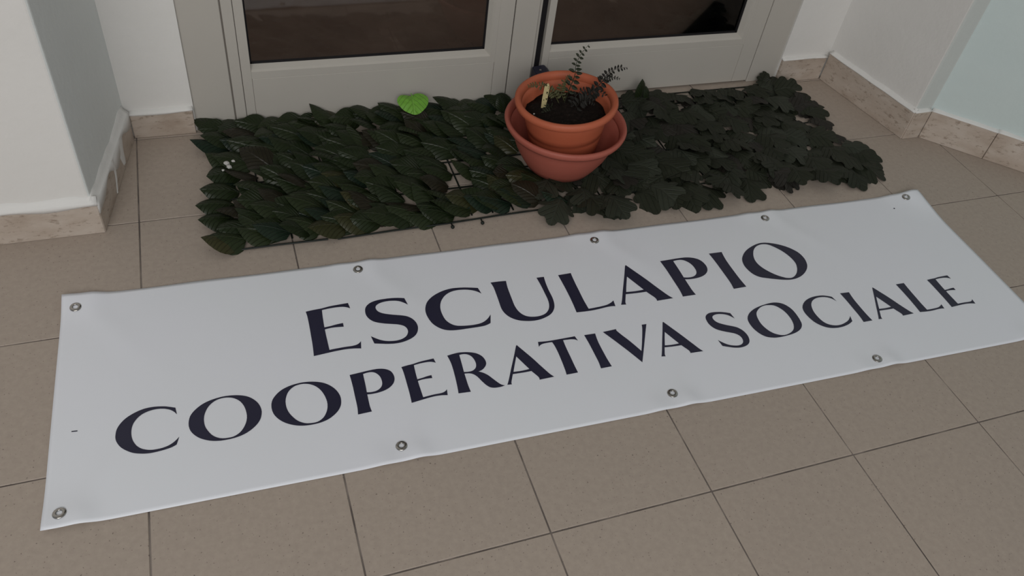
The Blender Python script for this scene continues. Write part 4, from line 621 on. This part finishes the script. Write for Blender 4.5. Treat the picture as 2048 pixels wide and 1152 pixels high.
# leaves that stick up from the mat
for x, y, z, yaw, pitch, roll, sc in ((1.13, 1.17, 0.006, 3.0, 0.25, 0.3, 0.8), (0.72, 0.93, 0.012, 2.2, 0.5, 0.3, 0.8), (0.60, 1.02, 0.012, 1.9, 0.6, -0.2, 0.9), (1.112, 1.185, 0.012, -2.2, 1.0, 0.3, 0.42), (1.135, 1.18, 0.012, -1.6, 0.6, -0.3, 0.5)):
    put(rg.choice(IVY['g']), mat_b, (x, y, z), yaw, pitch, roll, sc)
for x, y, z, yaw, pitch, sc in ((0.700, 1.160, 0.014, -1.05, 1.35, 0.72), (0.722, 1.158, 0.014, -1.0, 1.1, 0.45), (0.318, 1.150, 0.012, -2.4, 1.0, 0.6), (0.300, 1.160, 0.012, -1.2, 0.9, 0.6)):
    put(LAUR['g'][1], mat_b if x > 0.5 else mat_a, (x, y, z), yaw, pitch, 0.1, sc)
# plaster crumbs dropped on the left mat
for k, (x, y, z, s) in enumerate(((-0.408, 1.034, 0.030, 0.0085), (-0.404, 1.020, 0.030, 0.007), (-0.394, 1.040, 0.030, 0.005), (-0.418, 1.010, 0.029, 0.004))):
    bm = bmesh.new(); bmesh.ops.create_icosphere(bm, subdivisions=1, radius=s)
    for v in bm.verts: v.co *= 0.7 + 0.5 * rg.random(); v.co.z *= 0.6
    o = from_bm('plaster_crumb', bm, M_PLASTER); o.location = (x, y, z)
    tag(o, ('largest white plaster crumb of the few on the left end of the hedge mat', 'second largest white plaster crumb, touching the nearer side of the largest one', 'small white plaster crumb behind and right of the largest one on the mat', 'tiniest white plaster crumb, nearest the viewer and the left mat edge')[k], 'plaster crumb', 'plaster crumbs on the left mat')

# lime green two-lobed leaf leaning on the door
bm = bmesh.new(); uvs = {}
out = [(0, 0.72), (14, 0.92), (30, 1.05), (48, 1.1), (66, 1.04), (86, 0.93), (108, 0.84), (132, 0.80), (156, 0.85), (180, 0.93)]
ring = [(-a, r) for a, r in out[-2:0:-1]] + out
c = bm.verts.new((0, 0, 0)); uvs[c] = (0.5, 0.5); inn = []; ot = []
for a, r in ring:
    th = math.radians(a); Rr = 0.036 * r * (1.0 if a >= 0 else 0.93)
    for lst, k in ((inn, 0.5), (ot, 1.0)):
        x = Rr * k * math.sin(th) * 1.22; y = Rr * k * math.cos(th) * 0.95
        v = bm.verts.new((x, y, -0.010 * k * k + 0.13 * abs(x) + 0.002 * math.sin(a * 0.11))); uvs[v] = (0.5 - y / 0.08, 0.5 + x / 0.08); lst.append(v)
for i in range(len(ring)):
    j = (i + 1) % len(ring); bm.faces.new((c, inn[i], inn[j])); bm.faces.new((inn[i], ot[i], ot[j], inn[j]))
lime = empty('green_leaf', (0.055, 1.170, 0.058)); tag(lime, 'bright lime green heart-shaped leaf lying on the back edge of the hedge mat', 'leaf')
me = finish_leaf(bm, uvs, 'leaf_blade'); me.materials.append(M_LIME)
lo = link('leaf_blade', me, lime); lo.rotation_euler = (0.45, 0, -0.06)
lo.modifiers.new('smooth', 'SUBSURF').levels = 1; lo.modifiers['smooth'].render_levels = 2
st = from_bm('leaf_stalk', tube_bm([(0.0, 0.024, 0.012), (0.004, 0.012, 0.004), (0.008, -0.002, -0.012)], 0.0012), M_LIME, lime)

# ---------------------------------------------------------------- bowl, pot, fern, plant label
PX, PY = 0.3602, 0.918
bz0 = 0.018
bowl = empty('bowl_planter', (PX, PY, bz0)); bowl.scale = (1.0475, 1.0475, 1.119); tag(bowl, 'wide low terracotta plastic bowl planter standing on the hedge mats under the pot', 'planter')
bprof = [(0, 0), (0.070, 0), (0.078, 0.003), (0.090, 0.020), (0.106, 0.047), (0.118, 0.076), (0.1255, 0.096), (0.1270, 0.097)]
bin_ = [(0.1235, 0.096), (0.114, 0.074), (0.100, 0.044), (0.084, 0.016), (0.075, 0.006), (0, 0.006)]
from_bm('body', lathe_bm(bprof + bin_, 72), M_BOWL, bowl, smooth=True)
rim = [(0.1260, 0.0935), (0.1325, 0.094), (0.1372, 0.1005), (0.1395, 0.1075), (0.1380, 0.1115), (0.1335, 0.1125), (0.1295, 0.1105), (0.1245, 0.1015), (0.1235, 0.0955)]
from_bm('rim', lathe_bm(rim, 72, close=True), M_BOWL, bowl, smooth=True)
pz = 0.0468
pot = empty('flower_pot', (0.3654, 0.916, pz)); pot.rotation_euler = (-0.017, -0.091, 0); pot.scale = (0.973,) * 3; tag(pot, 'round orange terracotta flower pot of soil and a sparse fern, standing inside the bowl', 'flower pot')
pprof = [(0, -0.012), (0.0715, -0.012), (0.0745, -0.009), (0.0915, 0.075), (0.0932, 0.0840), (0.0937, 0.0843), (0.0962, 0.098), (0.1005, 0.120), (0.1075, 0.1395), (0.1090, 0.1455)]
pin = [(0.1060, 0.146), (0.103, 0.130), (0.094, 0.095), (0.088, 0.080), (0, 0.080)]
from_bm('body', lathe_bm(pprof + pin, 80), M_POT, pot, smooth=True)
prim = [(0.1080, 0.1425), (0.1165, 0.1430), (0.1215, 0.1475), (0.1235, 0.1545), (0.1225, 0.1610), (0.1180, 0.1640), (0.1125, 0.1630), (0.1085, 0.1580), (0.1055, 0.1470)]
from_bm('rim', lathe_bm(prim, 80, close=True), M_POT, pot, smooth=True)
bm = lathe_bm([(0, 0.127), (0.02, 0.127), (0.04, 0.1265), (0.06, 0.125), (0.08, 0.1215), (0.0975, 0.117), (0.096, 0.108), (0, 0.105)], 56)
for v in bm.verts:
    if v.co.z > 0.1155: v.co.z += 0.006 * noise.noise(v.co * 38) + 0.003 * noise.noise(v.co * 95)
from_bm('soil', bm, M_SOIL, pot, smooth=True)
PO = (Matrix.Translation(pot.location) @ pot.rotation_euler.to_matrix().to_4x4() @ Matrix.Diagonal((0.973, 0.973, 0.973, 1))).inverted()
def frond(pts, m, ln, count, start=0.12, droop=0.3, parent=pot, seed=0, thin=0.0013, wr_=0.62):
    """rachis through the points with pairs of small leaflets; points in world space"""
    rr = random.Random(seed); P = [PO @ Vector(p) for p in pts]
    def at(t):
        n = len(P) - 1; i = min(int(t * n), n - 1); u = t * n - i
        p0, p1, p2, p3 = P[max(i - 1, 0)], P[i], P[i + 1], P[min(i + 2, n)]
        return 0.5 * ((2 * p1) + (p2 - p0) * u + (2 * p0 - 5 * p1 + 4 * p2 - p3) * u * u + (3 * p1 - p0 - 3 * p2 + p3) * u ** 3)
    bm = tube_bm([at(k / 14) for k in range(15)], lambda t: thin * (1 - 0.7 * t), 5)
    for k in range(count):
        t = start + (1 - start) * (k + 0.5) / count; c = at(t); d = (at(min(1, t + 0.02)) - at(max(0, t - 0.02))).normalized()
        view = Vector((0.43, 0.62, -0.66)); side = d.cross(view).normalized()
        l = 1.2 * ln * (0.55 + 0.6 * math.sin(PI * min(1, 0.2 + 0.8 * t))) * (1 - 0.45 * t) * rr.uniform(0.8, 1.15)
        for sg in (-1, 1):
            if rr.random() < 0.10: continue
            ax = (side * sg + d * rr.uniform(0.15, 0.45) - Vector((0, 0, droop * rr.uniform(0.3, 1)))).normalized()
            w = d * l * wr_ * 0.5; up = ax.cross(d).normalized() * l * 0.12
            q = [c, c + ax * l * 0.35 + w + up, c + ax * l * 0.75 + w * 0.75 + up, c + ax * l, c + ax * l * 0.75 - w * 0.7 + up, c + ax * l * 0.35 - w * 0.9 + up]
            vs = [bm.verts.new(x) for x in q]; bm.faces.new(vs[:4]); bm.faces.new((vs[0], vs[3], vs[4], vs[5]))
    me = bpy.data.meshes.new('frond'); bm.to_mesh(me); bm.free()
    return link('frond', me, parent, m)
frond([(0.3612, 0.947, 0.1687), (0.3691, 0.947, 0.2111), (0.3759, 0.947, 0.2433), (0.3721, 0.944, 0.271), (0.3774, 0.94, 0.3005), (0.3911, 0.937, 0.3246)], M_FERN, 0.015, 12, seed=3)
frond([(0.3685, 0.927, 0.1699), (0.3996, 0.922, 0.1972), (0.4284, 0.917, 0.2336), (0.4392, 0.912, 0.2616), (0.4588, 0.907, 0.2771), (0.4808, 0.902, 0.2808)], M_FERN_D, 0.014, 16, seed=4)
frond([(0.4329, 0.916, 0.2403), (0.442, 0.912, 0.2485), (0.455, 0.907, 0.2543), (0.4685, 0.902, 0.2523)], M_FERN_D, 0.008, 7, seed=5)
frond([(0.3483, 0.947, 0.1699), (0.3336, 0.952, 0.1938), (0.3105, 0.957, 0.21), (0.2868, 0.957, 0.22), (0.2666, 0.955, 0.219)], M_FERN_Y, 0.011, 16, seed=6)
frond([(0.3728, 0.912, 0.1696), (0.3786, 0.902, 0.1984), (0.3906, 0.892, 0.2129), (0.4122, 0.892, 0.1989)], M_FERN_D, 0.017, 9, seed=7)
frond([(0.324, 0.927, 0.1715), (0.3095, 0.917, 0.1847), (0.298, 0.907, 0.1869), (0.2876, 0.897, 0.1824)], M_FERN, 0.012, 6, seed=8)
frond([(0.3659, 0.952, 0.1678), (0.3527, 0.957, 0.1971), (0.3573, 0.96, 0.2214), (0.3683, 0.957, 0.238)], M_FERN_Y, 0.010, 11, seed=9)
frond([(0.3815, 0.927, 0.1686), (0.4114, 0.927, 0.1997), (0.4301, 0.922, 0.2105), (0.4508, 0.917, 0.1997)], M_FERN_D, 0.016, 9, seed=10)
frond([(0.3692, 0.927, 0.1657), (0.3791, 0.932, 0.1928), (0.3973, 0.937, 0.2081), (0.419, 0.942, 0.2058)], M_FERN_D, 0.012, 8, seed=11)
lab = empty('plant_label', (0.3067, 0.9409, 0.170), 0.0); tag(lab, 'pale yellow plastic plant label stuck upright in the pot soil', 'plant label')
bm = bmesh.new(); w = 0.0062; sh = [(-w * 0.85, -0.004), (w * 0.85, -0.004), (w, 0.02), (w * 1.05, 0.048), (w * 0.75, 0.0555), (w * 0.35, 0.0585), (-w * 0.35, 0.0535), (-w * 0.85, 0.049), (-w, 0.02)]
for y in (-0.0006, 0.0006): bm.faces.new([bm.verts.new((x, y, z)) for x, z in sh])
bm.verts.ensure_lookup_table(); n = len(sh)
for i in range(n): bm.faces.new((bm.verts[i], bm.verts[(i + 1) % n], bm.verts[n + (i + 1) % n], bm.verts[n + i]))
lb = from_bm('label_strip', bm, M_TAG, lab); lb.rotation_euler = (-0.10, 0.03, -0.25)
bm = bmesh.new(); rs = random.Random(4)
for k in range(11):
    x = w * (0.75 - 0.35 * rs.random()) if k % 3 else w * rs.uniform(-0.6, 0.8); z = 0.012 + 0.042 * rs.random(); r = rs.uniform(0.0008, 0.0019)
    v = [bm.verts.new((x + r * (0.7 + 0.5 * rs.random()) * math.cos(q), -0.0008, z + 1.3 * r * math.sin(q))) for q in (0, 1, 2, 3, 4.2, 5.3)]
    bm.faces.new(v)
from_bm('algae_stain', bm, M_STAIN, lb)

# small stones and bits on the soil
for k in range(9):
    a = rg.uniform(0, 2 * PI); r = rg.uniform(0.02, 0.08); bm = bmesh.new(); bmesh.ops.create_icosphere(bm, subdivisions=1, radius=rg.uniform(0.0015, 0.003))
    for v in bm.verts: v.co *= rg.uniform(0.75, 1.2)
    from_bm('soil_crumb', bm, M_PLASTER if k < 2 else M_FERN_D, pot).location = (r * math.cos(a), r * math.sin(a), 0.130)
